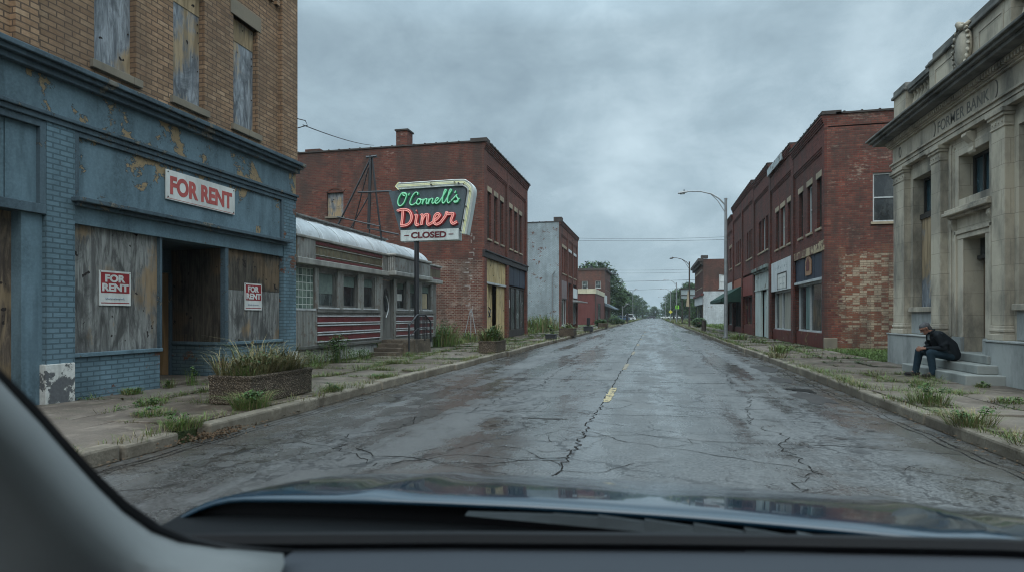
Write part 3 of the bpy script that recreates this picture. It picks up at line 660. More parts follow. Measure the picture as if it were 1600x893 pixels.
    MB().box(x_in - 1.15, Ya + .05, 4.42, x_in + .06, 22.65, 4.47).build('monitor_cap', 'steel_panel', t, bevel=.01)
    # foundation stones
    fm = MB(); y = Ya
    while y < Yb - .1:
        l = R.uniform(.35, .6); 
        if not 18.7 < y < 20.4: fbox(fm, F, y, min(y + l - .03, Yb), .1, .5 + R.uniform(-.02, .01), .1 + R.uniform(-.05, .02), .4)
        y += l
    fm.build('foundation', 'whitewash', t, bevel=.04)
    # landing and steps running down toward the viewer
    st = MB(); st.box(-8.95, 18.95, .1, -7.75, 20.45, .6); st.build('landing', 'brown_conc', t, bevel=.015)
    for k in range(3):
        MB().box(-8.93, 18.0 + .32 * k, .1, -7.98, 18.32 + .32 * k + (.0 if k < 2 else -.015), .235 + .125 * k).build('step', 'brown_conc', t, bevel=.012)
    MB().box(-7.97, 18.5, .1, -7.76, 18.94, .56).build('cheek_wall', 'brown_conc', t, bevel=.015)
    X = -7.7; r = MB()
    r.tube([(X, 18.35, .1), (X, 18.35, 1.1), (X, 19.05, 1.44), (X, 19.75, 1.44), (X, 20.3, 1.2), (X, 20.32, .5)], .03, 6); r.tube([(X, 18.37, .72), (X, 19.05, .98), (X, 19.75, .98), (X, 20.3, .85)], .014, 5)
    r.tube([(X, 19.75, .55), (X, 19.75, 1.44)], .02, 6)
    for k in range(10):
        yy = 18.98 + k * .13; zt = 1.42 if yy < 19.75 else 1.42 - (yy - 19.75) * .43; r.tube([(X, yy, .62), (X, yy, zt)], .013, 4)
    r.build('handrail', 'black', t)
    # vent pipes on the roof, near bollard at the corner
    MB().box(XD + .03, 13.45, .1, XD + .2, 13.7, 1.6).build('corner_post', 'rusty', t, bevel=.02)
M['teal_blind'] = mflat('faded_blind', (.16, .2, .18), .8, var=.4, scale=5)
M['card'] = mflat('tan_card', (.36, .3, .2), .8, var=.4)
diner()

# neon sign on its pole -------------------------------------------------------
def neon():
    Y = 19.55; 
    def P(zx, zy, dy=0.0): return (-8.97 + (zx - 50) * .00325, Y - dy, 6.35 - .0032 * zy)
    for k, c in (('neon_green', (.3, .85, .52)), ('neon_pink', (1, .42, .37)), ('neon_yellow', (.85, .85, .42))):
        M[k] = mflat(k, tuple(v * .6 for v in c), .3, var=0, emit=c, es={'neon_green': .2, 'neon_pink': .27, 'neon_yellow': .16}[k])
    M['sign_slate'] = mpaint('sign_slate_enamel', (.07, .095, .11), under=(.1, .08, .06), lo=.74, rough=.4)
    M['sign_pale'] = mpaint('sign_pale_enamel', (.48, .53, .52), under=(.15, .1, .07), lo=.66, rough=.45)
    M['letter_green'] = mflat('green_letter_paint', (.03, .22, .1), .5, var=.1); M['letter_red'] = mflat('red_letter_paint', (.3, .04, .045), .5, var=.1)
    M['maroon'] = mflat('maroon_letters', (.12, .03, .035), .6, var=.3)
    px = P(357, 0)[0]
    t = thing('diner_neon_sign', (px, Y + .12, .1), "neon O'Connell's Diner CLOSED sign with arrow on a dark pole by the steps", 'sign')
    MB().tube([(px, Y + .12, .1), (px, Y + .12, 3.98)], .085, 10).build('pole', 'black', t)
    body = [P(52, 205), P(170, 196), P(925, 186), P(890, 420), P(852, 628), P(178, 628)]
    MB().prism(body, (0, .3, 0)).build('sign_cabinet', 'sign_slate', t)
    MB().prism([P(192, 630, .03), P(838, 630, .03), P(838, 750, .03), P(192, 750, .03)], (0, .36, 0)).build('closed_panel', 'sign_pale', t, bevel=.012)
    textmesh('closed_lettering', 'CLOSED', 'maroon', t, P(312, 722, .036), (1, 0, 0), (0, 0, 1), (705 - 312) * .00325, .215, .003, .04)
    MB().prism([P(235, 686, .032), P(288, 686, .032), P(288, 695, .032), P(235, 695, .032)], (0, -.006, 0)).prism([P(730, 684, .032), P(782, 684, .032), P(782, 693, .032), P(730, 693, .032)], (0, -.006, 0)).build('dash', 'maroon', t)
    # arrow channel
    cen = [(175, 158), (500, 154), (860, 152), (915, 165), (955, 195), (972, 240), (960, 330), (930, 500), (895, 690)]
    def smooth(pts, n=6):
        out = []
        for i in range(len(pts) - 1):
            p0 = pts[max(i - 1, 0)]; p1 = pts[i]; p2 = pts[i + 1]; p3 = pts[min(i + 2, len(pts) - 1)]
            for k in range(n):
                u = k / n; out.append(tuple(.5 * ((2 * b) + (-a + c) * u + (2 * a - 5 * b + 4 * c - d) * u * u + (-a + 3 * b - 3 * c + d) * u ** 3) for a, b, c, d in zip(p0, p1, p2, p3)))
        out.append(pts[-1]); return out
    def offs(pts, d):
        out = []
        for i, p in enumerate(pts):
            a = pts[max(i - 1, 0)]; b = pts[min(i + 1, len(pts) - 1)]; tx, ty = b[0] - a[0], b[1] - a[1]; L = math.hypot(tx, ty) or 1
            out.append((p[0] - ty / L * d, p[1] + tx / L * d))
        return out
    cs = smooth(cen); o1 = offs(cs, 34); o2 = offs(cs, -34)
    ch = MB()
    for i in range(len(cs) - 1):
        f = [P(*o1[i], .05), P(*o1[i + 1], .05), P(*o2[i + 1], .05), P(*o2[i], .05)]; b = [(p[0], p[1] + .34, p[2]) for p in f]; ch.hexa(f + b)
    ch.build('arrow_channel', 'sign_pale', t)
    rim = MB(); rim.tube([P(*q, .06) for q in offs(cs, 31)], .014, 5); rim.tube([P(*q, .06) for q in offs(cs, -31)], .014, 5); rim.build('channel_rim', 'steel_bright', t)
    nt = MB(); nt.tube([P(*q, .1) for q in offs(cs[:], 7)], .011, 6); nt.tube([P(*q, .1) for q in offs(cs[:], -7)], .011, 6)
    nt.tube([P(180, 118, .1), P(143, 160, .1), P(180, 198, .1)], .016, 6); nt.build('arrow_neon', 'neon_yellow', t)
    MB().prism([P(185, 110, .045), P(132, 160, .045), P(185, 206, .045)], (0, .08, 0)).build('arrow_head', 'sign_pale', t)
    G = [[(252, 250), (240, 232), (215, 234), (187, 265), (168, 312), (170, 352), (192, 371), (228, 348), (256, 292), (264, 250), (244, 232), (226, 240), (228, 258), (246, 264)],
         [(299, 236), (286, 262)],
         [(386, 262), (392, 244), (376, 232), (348, 248), (320, 290), (304, 338), (312, 362), (338, 364), (372, 342)],
         [(416, 308), (398, 303), (380, 330), (380, 355), (400, 362), (421, 342), (425, 312), (412, 304), (420, 318), (446, 312)],
         [(456, 306), (448, 332), (441, 362), (456, 328), (478, 306), (492, 312), (485, 344), (490, 361), (505, 352)],
         [(521, 306), (513, 332), (507, 362), (522, 328), (544, 306), (558, 312), (550, 344), (556, 361), (574, 350)],
         [(574, 350), (606, 330), (620, 312), (608, 301), (590, 320), (584, 346), (598, 362), (622, 352), (642, 330)],
         [(642, 330), (684, 268), (706, 230), (698, 218), (684, 240), (668, 300), (662, 345), (674, 362), (698, 340)],
         [(698, 340), (740, 268), (762, 230), (754, 218), (740, 240), (724, 300), (718, 345), (730, 362), (752, 345)],
         [(810, 236), (800, 260)],
         [(760, 340), (800, 300), (822, 278), (818, 296), (836, 330), (826, 354), (800, 358), (792, 346), (820, 346), (852, 318)]]
    base = MB(); tube = MB()
    for s_ in G:
        c = smooth(s_, 5) if len(s_) > 2 else s_
        base.tube([P(x + 3, y + 3, .012) for x, y in c], .036, 6); tube.tube([P(*q, .065) for q in c], .019, 6)
    base.build('name_backing', 'letter_green', t); tube.build('name_neon', 'neon_green', t)
    D = [[(165, 428), (180, 418), (240, 412), (298, 432), (325, 490), (312, 545), (270, 578), (200, 585)], [(228, 420), (222, 500), (210, 582)],
         [(362, 486), (382, 482), (372, 560), (384, 584), (408, 572)], [(374, 432), (380, 430)],
         [(428, 486), (446, 482), (436, 582), (446, 530), (478, 480), (506, 484), (500, 556), (512, 584), (546, 570)],
         [(546, 570), (612, 522), (636, 492), (612, 470), (582, 500), (574, 556), (600, 584), (648, 566)],
         [(648, 566), (700, 500), (712, 462), (728, 480), (768, 474), (784, 486), (762, 548), (782, 582), (826, 562)]]
    base = MB(); tube = MB(); face = MB()
    for s_ in D:
        c = smooth(s_, 5) if len(s_) > 2 else s_
        base.tube([P(x + 3, y + 3, .01) for x, y in c], .07, 8); face.tube([P(*q, .03) for q in c], .052, 8)
        for dd in (9, -9): tube.tube([P(*q, .095) for q in (offs(c, dd) if len(c) > 2 else c)], .015, 6)
    base.build('word_backing', 'letter_red', t); face.build('word_face', M['coral'], t); tube.build('word_neon', 'neon_pink', t)
    for q in ((545, 160), (800, 148), (845, 160), (962, 250), (925, 405), (900, 550), (865, 655)): MB().prism([P(q[0] - 12, q[1], .12), P(q[0], q[1] - 7, .12), P(q[0] + 12, q[1], .12), P(q[0], q[1] + 7, .12)], (0, .06, 0)).build('tube_support', 'black', t)
M['coral'] = mflat('coral_enamel', (.6, .2, .18), .4, var=.15)
neon()
# old steel sign frame on the diner roof
def derrick():
    t = thing('sign_frame', (-11, 20.2, 4.45), 'rusty triangular steel frame standing on the diner roof', 'sign frame')
    ap = (-9.72, 19.8, 7.02); m = MB()
    f1, f2, f3 = (-10.95, 19.9, 4.46), (-9.45 - .6, 19.6, 4.47), (-10.5, 21.2, 4.47)
    mast = [(-9.8, 19.7, 4.45), (-9.75, 19.75, 7.05)]
    m.tube(mast, .045, 6); m.tube([(-11.0, 19.6, 4.46), ap], .035, 5); m.tube([(-9.25, 19.6, 4.0), ap], .035, 5); m.tube([f3, ap], .025, 5)
    m.tube([(-9.9, 19.75, 6.98), (-9.5, 19.75, 7.0)], .05, 5)
    m.tube([(-10.2, 19.7, 5.75), (-8.9, 19.65, 5.72)], .035, 5); m.tube([(-10.95, 19.6, 4.9), (-9.3, 19.6, 4.5)], .025, 5); m.tube([(-10.5, 19.7, 4.46), (-9.78, 19.7, 5.6)], .022, 5)
    m.tube([(-9.8, 19.7, 4.47), (-8.6, 19.6, 4.2)], .03, 5); m.tube([(-10.4, 19.7, 4.47), (-9.8, 19.7, 6.6)], .02, 5)
    m.build('truss', 'black', t)
derrick()

# ------------------------------------------------------------------ left brick buildings
def facade_common(t, F, Y0, Y1, z0, H, pil, wins, mat, back, dirn, side=True, zs=0, corb=True, pw=.5):
    w = MB(); holed(w, F, Y0, Y1, z0, H, wins, .22)
    for y in pil: fbox(w, F, max(Y0, y - pw / 2), min(Y1, y + pw / 2), z0, H, -.1, 0)
    if corb:
        for a, b in zip(pil[:-1], pil[1:]):
            a += pw / 2; b -= pw / 2
            for k in range(3): fbox(w, F, a, b, H - 1.25 + .08 * k, H - 1.17 + .08 * k, -.03 * (k + 1), 0)
            fbox(w, F, a, b, H - 1.01, H - .35, -.085, 0)
        for k in range(4): fbox(w, F, Y0 - .003 * (k + 1), Y1 + .003 * (k + 1), H - .35 + .08 * k, H - .27 + .08 * k, -.1 - .035 * (k + 1), 0)
    w.build('facade', mat, t)
def side_and_back(t, Y0, Y1, Xf, Xb, H, mat, both=True, parts=True):
    s = MB(); s.quad((Xf, Y0, .1), (Xb, Y0, .1), (Xb, Y0, H), (Xf, Y0, H)); s.quad((Xf, Y1, .1), (Xb, Y1, .1), (Xb, Y1, H), (Xf, Y1, H)); s.quad((Xb, Y0, .1), (Xb, Y1, .1), (Xb, Y1, H), (Xb, Y0, H))
    return s
def L2():
    Y0, Y1, H = 30.1, 41.1, 10.35; F = FL(XL); t = thing('brick_building', (XL - 6, 35, .1), 'two storey red brick building with chimney beside the diner, yellow plywood shopfront', 'building')
    b1 = [(31.1, 31.8), (32.5, 33.2), (33.85, 34.55)]; b2 = [(36.1, 36.8), (37.45, 38.2), (38.9, 39.6)]
    wins = [(a, b, 5.5, 8.0) for a, b in b1 + b2]
    facade_common(t, F, Y0, Y1, 4.8, H, [30.35, 35.4, 40.85], wins, 'red_brick_front', -20, -1)
    for i, (a, b, c, d) in enumerate(wins): window(t, F, a, b, c, d, 'glass', 'dark_frame', 'tan_trim', 'tan_trim', .17, mull=0)
    # side wall in two brick tones
    FSd = FS(Y0); s = MB(); holed(s, FSd, -30, XL, 4.3, H, [(-17.45, -16.45, 6.8, 8.1)], .2); s.build('side_wall', 'red_brick', t); s = MB(); s.quad((XL, Y1, .1), (-30, Y1, .1), (-30, Y1, H), (XL, Y1, H)); s.build('rear_side_wall', 'red_brick', t)
    s = MB(); s.quad((XL, Y0, .1), (-30, Y0, .1), (-30, Y0, 4.3), (XL, Y0, 4.3)); s.build('side_wall', 'red_brick_lower', t)
    w = window(t, FSd, -17.45, -16.45, 6.8, 8.1, 'ply_blue', None, 'stone_trim', None, .14, name='boarded_window', boards=True)
    ar = MB(); n = 10
    for k in range(n):
        a0, a1 = math.pi * (.25 + .5 * k / n), math.pi * (.25 + .5 * (k + 1) / n); cx, cz, r0, r1 = -16.95, 7.62, .69, .92
        ar.hexa([(cx + r0 * math.cos(a0), Y0 - .03, cz + r0 * math.sin(a0)), (cx + r0 * math.cos(a1), Y0 - .03, cz + r0 * math.sin(a1)), (cx + r0 * math.cos(a1), Y0, cz + r0 * math.sin(a1)), (cx + r0 * math.cos(a0), Y0, cz + r0 * math.sin(a0)),
                 (cx + r1 * math.cos(a0), Y0 - .03, cz + r1 * math.sin(a0)), (cx + r1 * math.cos(a1), Y0 - .03, cz + r1 * math.sin(a1)), (cx + r1 * math.cos(a1), Y0, cz + r1 * math.sin(a1)), (cx + r1 * math.cos(a0), Y0, cz + r1 * math.sin(a0))])
    ar.build('brick_arch', 'red_brick', w)
    MB().box(-30, Y0 + .02, H - .4, XL - .05, Y1 - .02, H - .35).build('roof', 'tar', t)
    coping(t, FSd, -30, XL - .6, H, -.06, .3); coping(t, F, Y0 + .6, Y1 + .1, H, -.3, .25); MB().box(XL - .62, Y0 - .1, H - .02, XL + .26, Y0 + .6, H + .17).build('corner_cap', 'coping', t)
    MB().box(-18.75, Y0 - .03, H, -17.85, Y0 + .4, H + .2).build('parapet_step', 'red_brick', t)
    c = MB().box(-13.36, Y0 - .02, H, -12.72, Y0 + .7, H + .85).build('chimney', 'red_brick', t); MB().box(-13.42, Y0 - .08, H + .85, -12.66, Y0 + .76, H + .93).build('chimney_cap', 'coping', c)
    # shop level
    p = MB()
    fparts('pier', 'red_brick_front', t, F, [(a, b, .1, 4.4, -.1, .3) for (a, b) in ((30.104, 30.62), (35.15, 35.65), (40.75, 41.096))])
    p = MB(); fbox(p, F, Y0, Y1, 4.42, 4.8, -.13, -.002); fbox(p, F, Y0, Y1, 4.72, 4.8, -.2, -.13); p.build('shop_cornice', M['dark_iron'], t, bevel=.01)
    p = MB()
    for k in range(5): fbox(p, F, 30.62 + k * .906, 30.62 + (k + 1) * .906 - .01, 3.2, 4.42, .02 + .01 * (k % 2), .08)
    p.build('boarded_transom', 'ply_yellow', t)
    p = MB(); fbox(p, F, 30.62, 35.15, 3.1, 3.2, -.04, .2); p.build('shop_beam', 'white_frame', t)
    fparts('window_board', 'ply_yellow', t, F, [(30.62, 31.5, .1, 3.1, .08, .14), (33.4, 35.15, .1, 3.1, .08, .14)])
    p = MB(); fbox(p, F, 31.55, 33.35, .1, 3.1, .35, .4); p.build('boarded_door', 'ply_yellow', t)
    g = MB().tube([F(32.2, 1.5, .33), F(32.5, 1.7, .33), F(32.7, 1.4, .33), F(32.9, 1.75, .33), F(32.5, 1.9, .33)], .03, 4).tube([F(32.1, 1.35, .33), F(33.0, 1.4, .33)], .03, 4); g.build('spray_mark', 'black', t)
    p = MB(); fbox(p, F, 30.62, 33.35, .1, .55, .06, .075); 
    p.build('bulkhead', 'white_frame', t)
    p = MB()
    for k in range(6): fbox(p, F, 35.65 + k * .85, 35.65 + (k + 1) * .85 - .02, 3.28, 4.42, .0 + .012 * (k % 2), .08)
    p.build('sign_panel', M['dark_sign'], t)
    window(t, F, 35.65, 38.2, .5, 3.2, 'glass', 'dark_frame', None, None, .12, cross=False, mull=1, name='shop_window'); window(t, F, 38.3, 40.75, .5, 3.2, 'glass_dusty', 'dark_frame', None, None, .12, cross=False, mull=1, name='shop_window')
    fbox(MB(), F, 35.65, 40.75, .1, .5, .04, .14).build('bulkhead', M['dark_iron'], t)
    fbox(MB(), F, 36.0, 36.5, 1.9, 2.4, .08, .1).build('notice', 'sign_white', t)
    # painted remains of letters on the side wall
    s = MB(); rr = random.Random(3)
    for k in range(26):
        z = 1.4 + k * .17 ; x = -9.0 - rr.uniform(0, .35)
        if rr.random() < .7: s.box(x - rr.uniform(.05, .3), Y0 - .004, z, x, Y0 - .001, z + .05)
        if rr.random() < .5: s.box(x - .04, Y0 - .0045, z, x, Y0 - .0015, z + .18)
    s.build('faded_lettering', M['chalk'], t)
M['dark_iron'] = mpaint('dark_iron_paint', (.04, .035, .035), under=(.14, .1, .07), lo=.66, dirt=.5)
M['dark_sign'] = mpaint('dark_navy_sign', (.035, .042, .06), under=(.2, .22, .24), lo=.7, dirt=.5)
M['chalk'] = mflat('chalky_paint', (.32, .29, .27), .9, var=.6, scale=14)
L2()
def L3():
    Y0, Y1, H = 56.0, 69.6, 10.2; F = FL(XL); t = thing('brick_building', (XL - 6, 62, .1), 'two storey building with pale blue-grey painted side wall and red brick front', 'building')
    wins = [(57.9, 58.7, 5.5, 8.0), (59.0, 59.8, 5.5, 8.0), (60.1, 60.9, 5.5, 8.0), (62.0, 62.8, 5.5, 8.0), (63.0, 63.8, 5.5, 8.0), (64.0, 64.8, 5.5, 8.0), (66.0, 66.8, 5.5, 8.0), (67.0, 67.8, 5.5, 8.0), (68.0, 68.8, 5.5, 8.0)]
    facade_common(t, F, Y0, Y1, 4.8, H, [56.4, 61.4, 65.4, 69.3], wins, 'red_brick_front', -20, -1, pw=.7)
    for k, (a, b, c, d) in enumerate(wins): window(t, F, a, b, c, d, ('glass', 'glass', 'glass_dusty')[k % 3], 'white_frame', 'tan_trim', 'white_paint' if k > 2 else 'tan_trim', .17)
    s = side_and_back(t, Y0, Y1, XL, -25, H - .1, ''); s.build('side_wall', 'grey_blue_brick', t)
    MB().box(-25, Y0 + .02, H - .5, XL - .02, Y1 - .02, H - .45).build('roof', 'tar', t); coping(t, FS(Y0), -25, XL - .5, H - .1); coping(t, F, Y0, Y1, H, -.28, .25, bumps=False)
    MB().box(XL - .5, Y0 - .06, H - .1, XL + .25, Y0 + .9, H + .35).build('corner_cap', 'coping', t)
    p = MB()
    fparts('pier', 'red_brick_front', t, F, [(a, b, .1, 4.8, -.1, .3) for (a, b) in ((56.004, 57.0), (61.2, 61.7), (64.9, 65.4), (69.1, 69.596))])
    fbox(MB(), F, 57.0, 61.2, 3.1, 4.8, -.02, .1).build('sign_panel', M['mauve'], t)
    window(t, F, 57.0, 61.2, .5, 3.1, 'glass', 'white_frame', None, None, .15, cross=False, mull=2, name='shop_window')
    window(t, F, 61.7, 64.9, .3, 4.6, 'interior', 'dark_frame', None, None, .4, cross=False, mull=1, name='shop_entrance')
    fbox(MB(), F, 65.4, 69.1, 3.35, 4.4, -.1, .1).build('sign_panel', 'white_paint', t)
    window(t, F, 65.4, 69.1, .5, 2.9, 'glass_dusty', 'white_frame', None, None, .15, cross=False, mull=2, name='shop_window')
    a = MB(); a.prism([(XL, 65.0, 3.2), (XL + 1.2, 65.0, 2.95), (XL + 1.2, 65.0, 2.88), (XL, 65.0, 2.9)], (0, 4.9, 0)); a.build('canopy', 'white_frame', t)
    a = MB().tube([(-9.2, Y0 - .1, .3), (-9.2, Y0 - .1, 5.2)], .05, 6).tube([(-9.2, Y0 - .1, 5.2), (-8.9, Y0 - .3, 5.5)], .04, 5); a.build('conduit', 'steel', t)
    fbox(MB(), F, 57.0, 61.2, .1, .5, .02, .12).build('bulkhead', 'whitewash', t)
M['mauve'] = mpaint('faded_mauve_panel', (.18, .14, .14), lo=.7)
L3()
def L45():
    F = FL(XL); t = thing('low_brick_building', (XL - 4, 100, .1), 'low red brick building with cream parapet before the far two storey block', 'building')
    s = MB(); s.box(-24, 91.6, .1, XL, 108.4, 4.75); s.build('wall', M['flat_red'], t)
    MB().box(-24.05, 91.5, 4.75, XL + .1, 108.3, 5.45).build('parapet', M['cream'], t); MB().box(-11, 96, 5.45, -10.4, 96.6, 6.1).build('roof_vent', 'black', t)
    MB().tube([(XL + .05, 91.55, .1), (XL + .05, 91.55, 4.7)], .08, 6).build('downpipe', 'dark_frame', t)
    window(t, F, 96, 100, .8, 3.4, 'glass', 'dark_frame', None, None, -.03, name='shop_window', cross=False)
    t = thing('brick_building', (XL - 6, 115, .1), 'far two storey red brick building with corner cornice and grey awning', 'building')
    F = FL(XL); s = MB(); F5 = FS(110.2)
    holed(s, F5, -26, XL, .1, 9.7, [(-12.7, -11.7, 6.4, 7.65), (-10.3, -9.35, 6.4, 7.65)], .2); s.quad((-26, 110.2, .1), (-26, 124, .1), (-26, 124, 9.7), (-26, 110.2, 9.7)); s.quad((XL, 124, .1), (-26, 124, .1), (-26, 124, 9.7), (XL, 124, 9.7)); s.build('side_wall', 'far_brick', t)
    for a, b in ((-12.7, -11.7), (-10.3, -9.35)): window(t, F5, a, b, 6.4, 7.65, 'glass_dusty', 'white_frame', 'white_frame', None, .12)
    wins = [(112, 113, 6.2, 8), (115, 116, 6.2, 8), (118, 119, 6.2, 8), (121, 122, 6.2, 8)]
    w = MB(); holed(w, F, 110.2, 124, .1, 9.7, wins, .2); w.build('facade', 'far_brick', t)
    for a, b, c, d in wins: window(t, F, a, b, c, d, 'glass', 'white_frame', 'stone_trim')
    MB().box(-26, 110.0, 9.6, XL + .35, 124.1, 9.95).build('cornice', 'coping', t); MB().box(-13.3, 110.4, 9.95, -13.0, 110.7, 10.4).box(-11.2, 110.4, 9.95, -10.8, 110.7, 10.35).build('roof_vent', 'black', t)
    fbox(MB(), F, 108.6, 114, 3.7, 5.1, -.1, 0).build('sign_panel', 'white_paint', t)
    MB().prism([(XL, 110, 3.7), (XL + 1.7, 110, 2.8), (XL + 1.7, 110, 2.6), (XL, 110, 3.2)], (0, 13, 0)).build('awning', M['awning_grey'], t)
    window(t, F, 111, 116, .7, 2.6, 'glass', 'dark_frame', None, None, -.04, cross=False, mull=1, name='shop_window')
M['flat_red'] = mpaint('painted_red_brick', (.12, .04, .036), under=(.2, .1, .08), lo=.7); M['cream'] = mpaint('cream_parapet', (.5, .46, .34), under=(.3, .25, .2), lo=.75)
M['awning_grey'] = mflat('grey_awning', (.12, .15, .17), .7)
L45()
# ------------------------------------------------------------------ right: brick row of shops
XR = 6.55
M['row_red'] = mpaint('faded_red_panel', (.17, .045, .036), under=(.2, .14, .1), lo=.68); M['row_orange'] = mpaint('faded_orange_panel', (.26, .085, .05), lo=.7)
M['pale_green'] = mpaint('pale_green_panel', (.4, .44, .42), under=(.16, .12, .08), lo=.66, dirt=.45); M['verdigris'] = mpaint('verdigris_cornice', (.2, .25, .23), under=(.1, .06, .04), lo=.55, dirt=.6)
M['parge'] = mpaint('flaking_parge', (.38, .42, .43), under=(.14, .08, .06), lo=.55, dirt=.4, chip_scale=2.2); M['beige'] = mpaint('peeling_beige', (.38, .3, .19), under=(.15, .07, .045), lo=.54, dirt=.5, chip_scale=2.5)
M['maroon_bulk'] = mpaint('maroon_bulkhead', (.1, .03, .026), lo=.62); M['green_awning'] = mflat('green_awning', (.02, .05, .038), .75, var=.4)
M['lettering_faded'] = mflat('faded_grey_letters', (.2, .24, .25), .8, var=.4, scale=9); M['emblem'] = mpaint('tan_emblem', (.3, .17, .1), under=(.12, .09, .07), lo=.6, chip_scale=3)
def row_unit(Y0, Y1, H, wins, label, wfill, wz, pads=(.0, .0), side0=False, side1=False, lastp=True, multi=False):
    F = FR(XR); t = thing('shop_building', (XR + 5, (Y0 + Y1) / 2, .1), label, 'building', 'brick shop buildings in the row on the right')
    holes = [(a, b, wz[0], wz[1]) for a, b in wins]; w = MB(); holed(w, F, Y0, Y1, 4.35, H, holes, .22)
    fbox(w, F, Y0, Y0 + .38, .1, H, -.1, 0)
    if lastp: fbox(w, F, Y1 - .12, Y1, .1, H, -.1, 0)
    fbox(w, F, Y0 + .004, Y0 + .38, .1, 4.35, 0.001, .3)
    for k in range(3): fbox(w, F, Y0 + .38, Y1 - .12, H - 1.3 + .08 * k, H - 1.22 + .08 * k, -.03 * (k + 1), 0)
    fbox(w, F, Y0 + .38, Y1 - .12, H - 1.06, H - .35, -.085, 0)
    for k in range(4): fbox(w, F, Y0 - .003 * (k + 1), Y1, H - .35 + .08 * k, H - .27 + .08 * k, -.1 - .03 * (k + 1), 0)
    w.build('facade', 'row_front', t)
    for k, (a, b, c, d) in enumerate(holes):
        window(t, F, a, b, c, d, wfill[k % len(wfill)], 'white_frame' if k % 2 else 'dark_frame', 'tan_trim', None if multi else 'tan_trim', .16, lintel_h=.25)
    MB().box(XR + .02, Y0, H - .5, XR + 14, Y1, H - .45).build('roof', 'tar', t); coping(t, F, Y0, Y1, H, -.24, .25)
    s = MB()
    for y, f in ((Y0, side0), (Y1, side1)):
        if not f: s.quad((XR, y + (.001 if y == Y0 else -.001), .1), (XR + 14, y, .1), (XR + 14, y, H), (XR, y + (.001 if y == Y0 else -.001), H))
    s.quad((XR + 14, Y0, .1), (XR + 14, Y1, .1), (XR + 14, Y1, H), (XR + 14, Y0, H)); s.build('party_wall', 'row_brick', t)
    return t, F
def glassfront(t, F, a, b, z0, z1, mulls, fill='glass', frame='white_frame', bulk='maroon_bulk', curtain=False, dep=.25):
    fbox(MB(), F, a, b, .1, z0, .05, .3).build('bulkhead', bulk, t)
    w = fbox(MB(), F, a, b, z0, z1, dep, dep + .02).build('shop_window', fill, t); fr = MB()
    fbox(fr, F, a, b, z0, z0 + .07, dep - .1, dep); fbox(fr, F, a, b, z1 - .09, z1, dep - .1, dep)
    for m in [a + .03] + mulls + [b - .03]: fbox(fr, F, m - .04, m + .04, z0 + .07, z1 - .09, dep - .08, dep)
    fr.build('frame', frame, w)
    return w
def smudges(par, F, u0, u1, v0, v1, d, n, seed):
    rr = random.Random(seed); m = MB()
    for k in range(n):
        u = u0 + (u1 - u0) * (k + rr.uniform(.2, .6)) / n; w = (u1 - u0) / n * rr.uniform(.2, .55); a = v0 + (v1 - v0) * rr.uniform(0, .4); b = v1 - (v1 - v0) * rr.uniform(0, .3)
        fbox(m, F, u, u + w * .3, a, b, d, d + .003); fbox(m, F, u + w * .3, u + w, (a + b) / 2, (a + b) / 2 + .04, d, d + .003)
    m.build('faded_marks', 'lettering_faded', par)
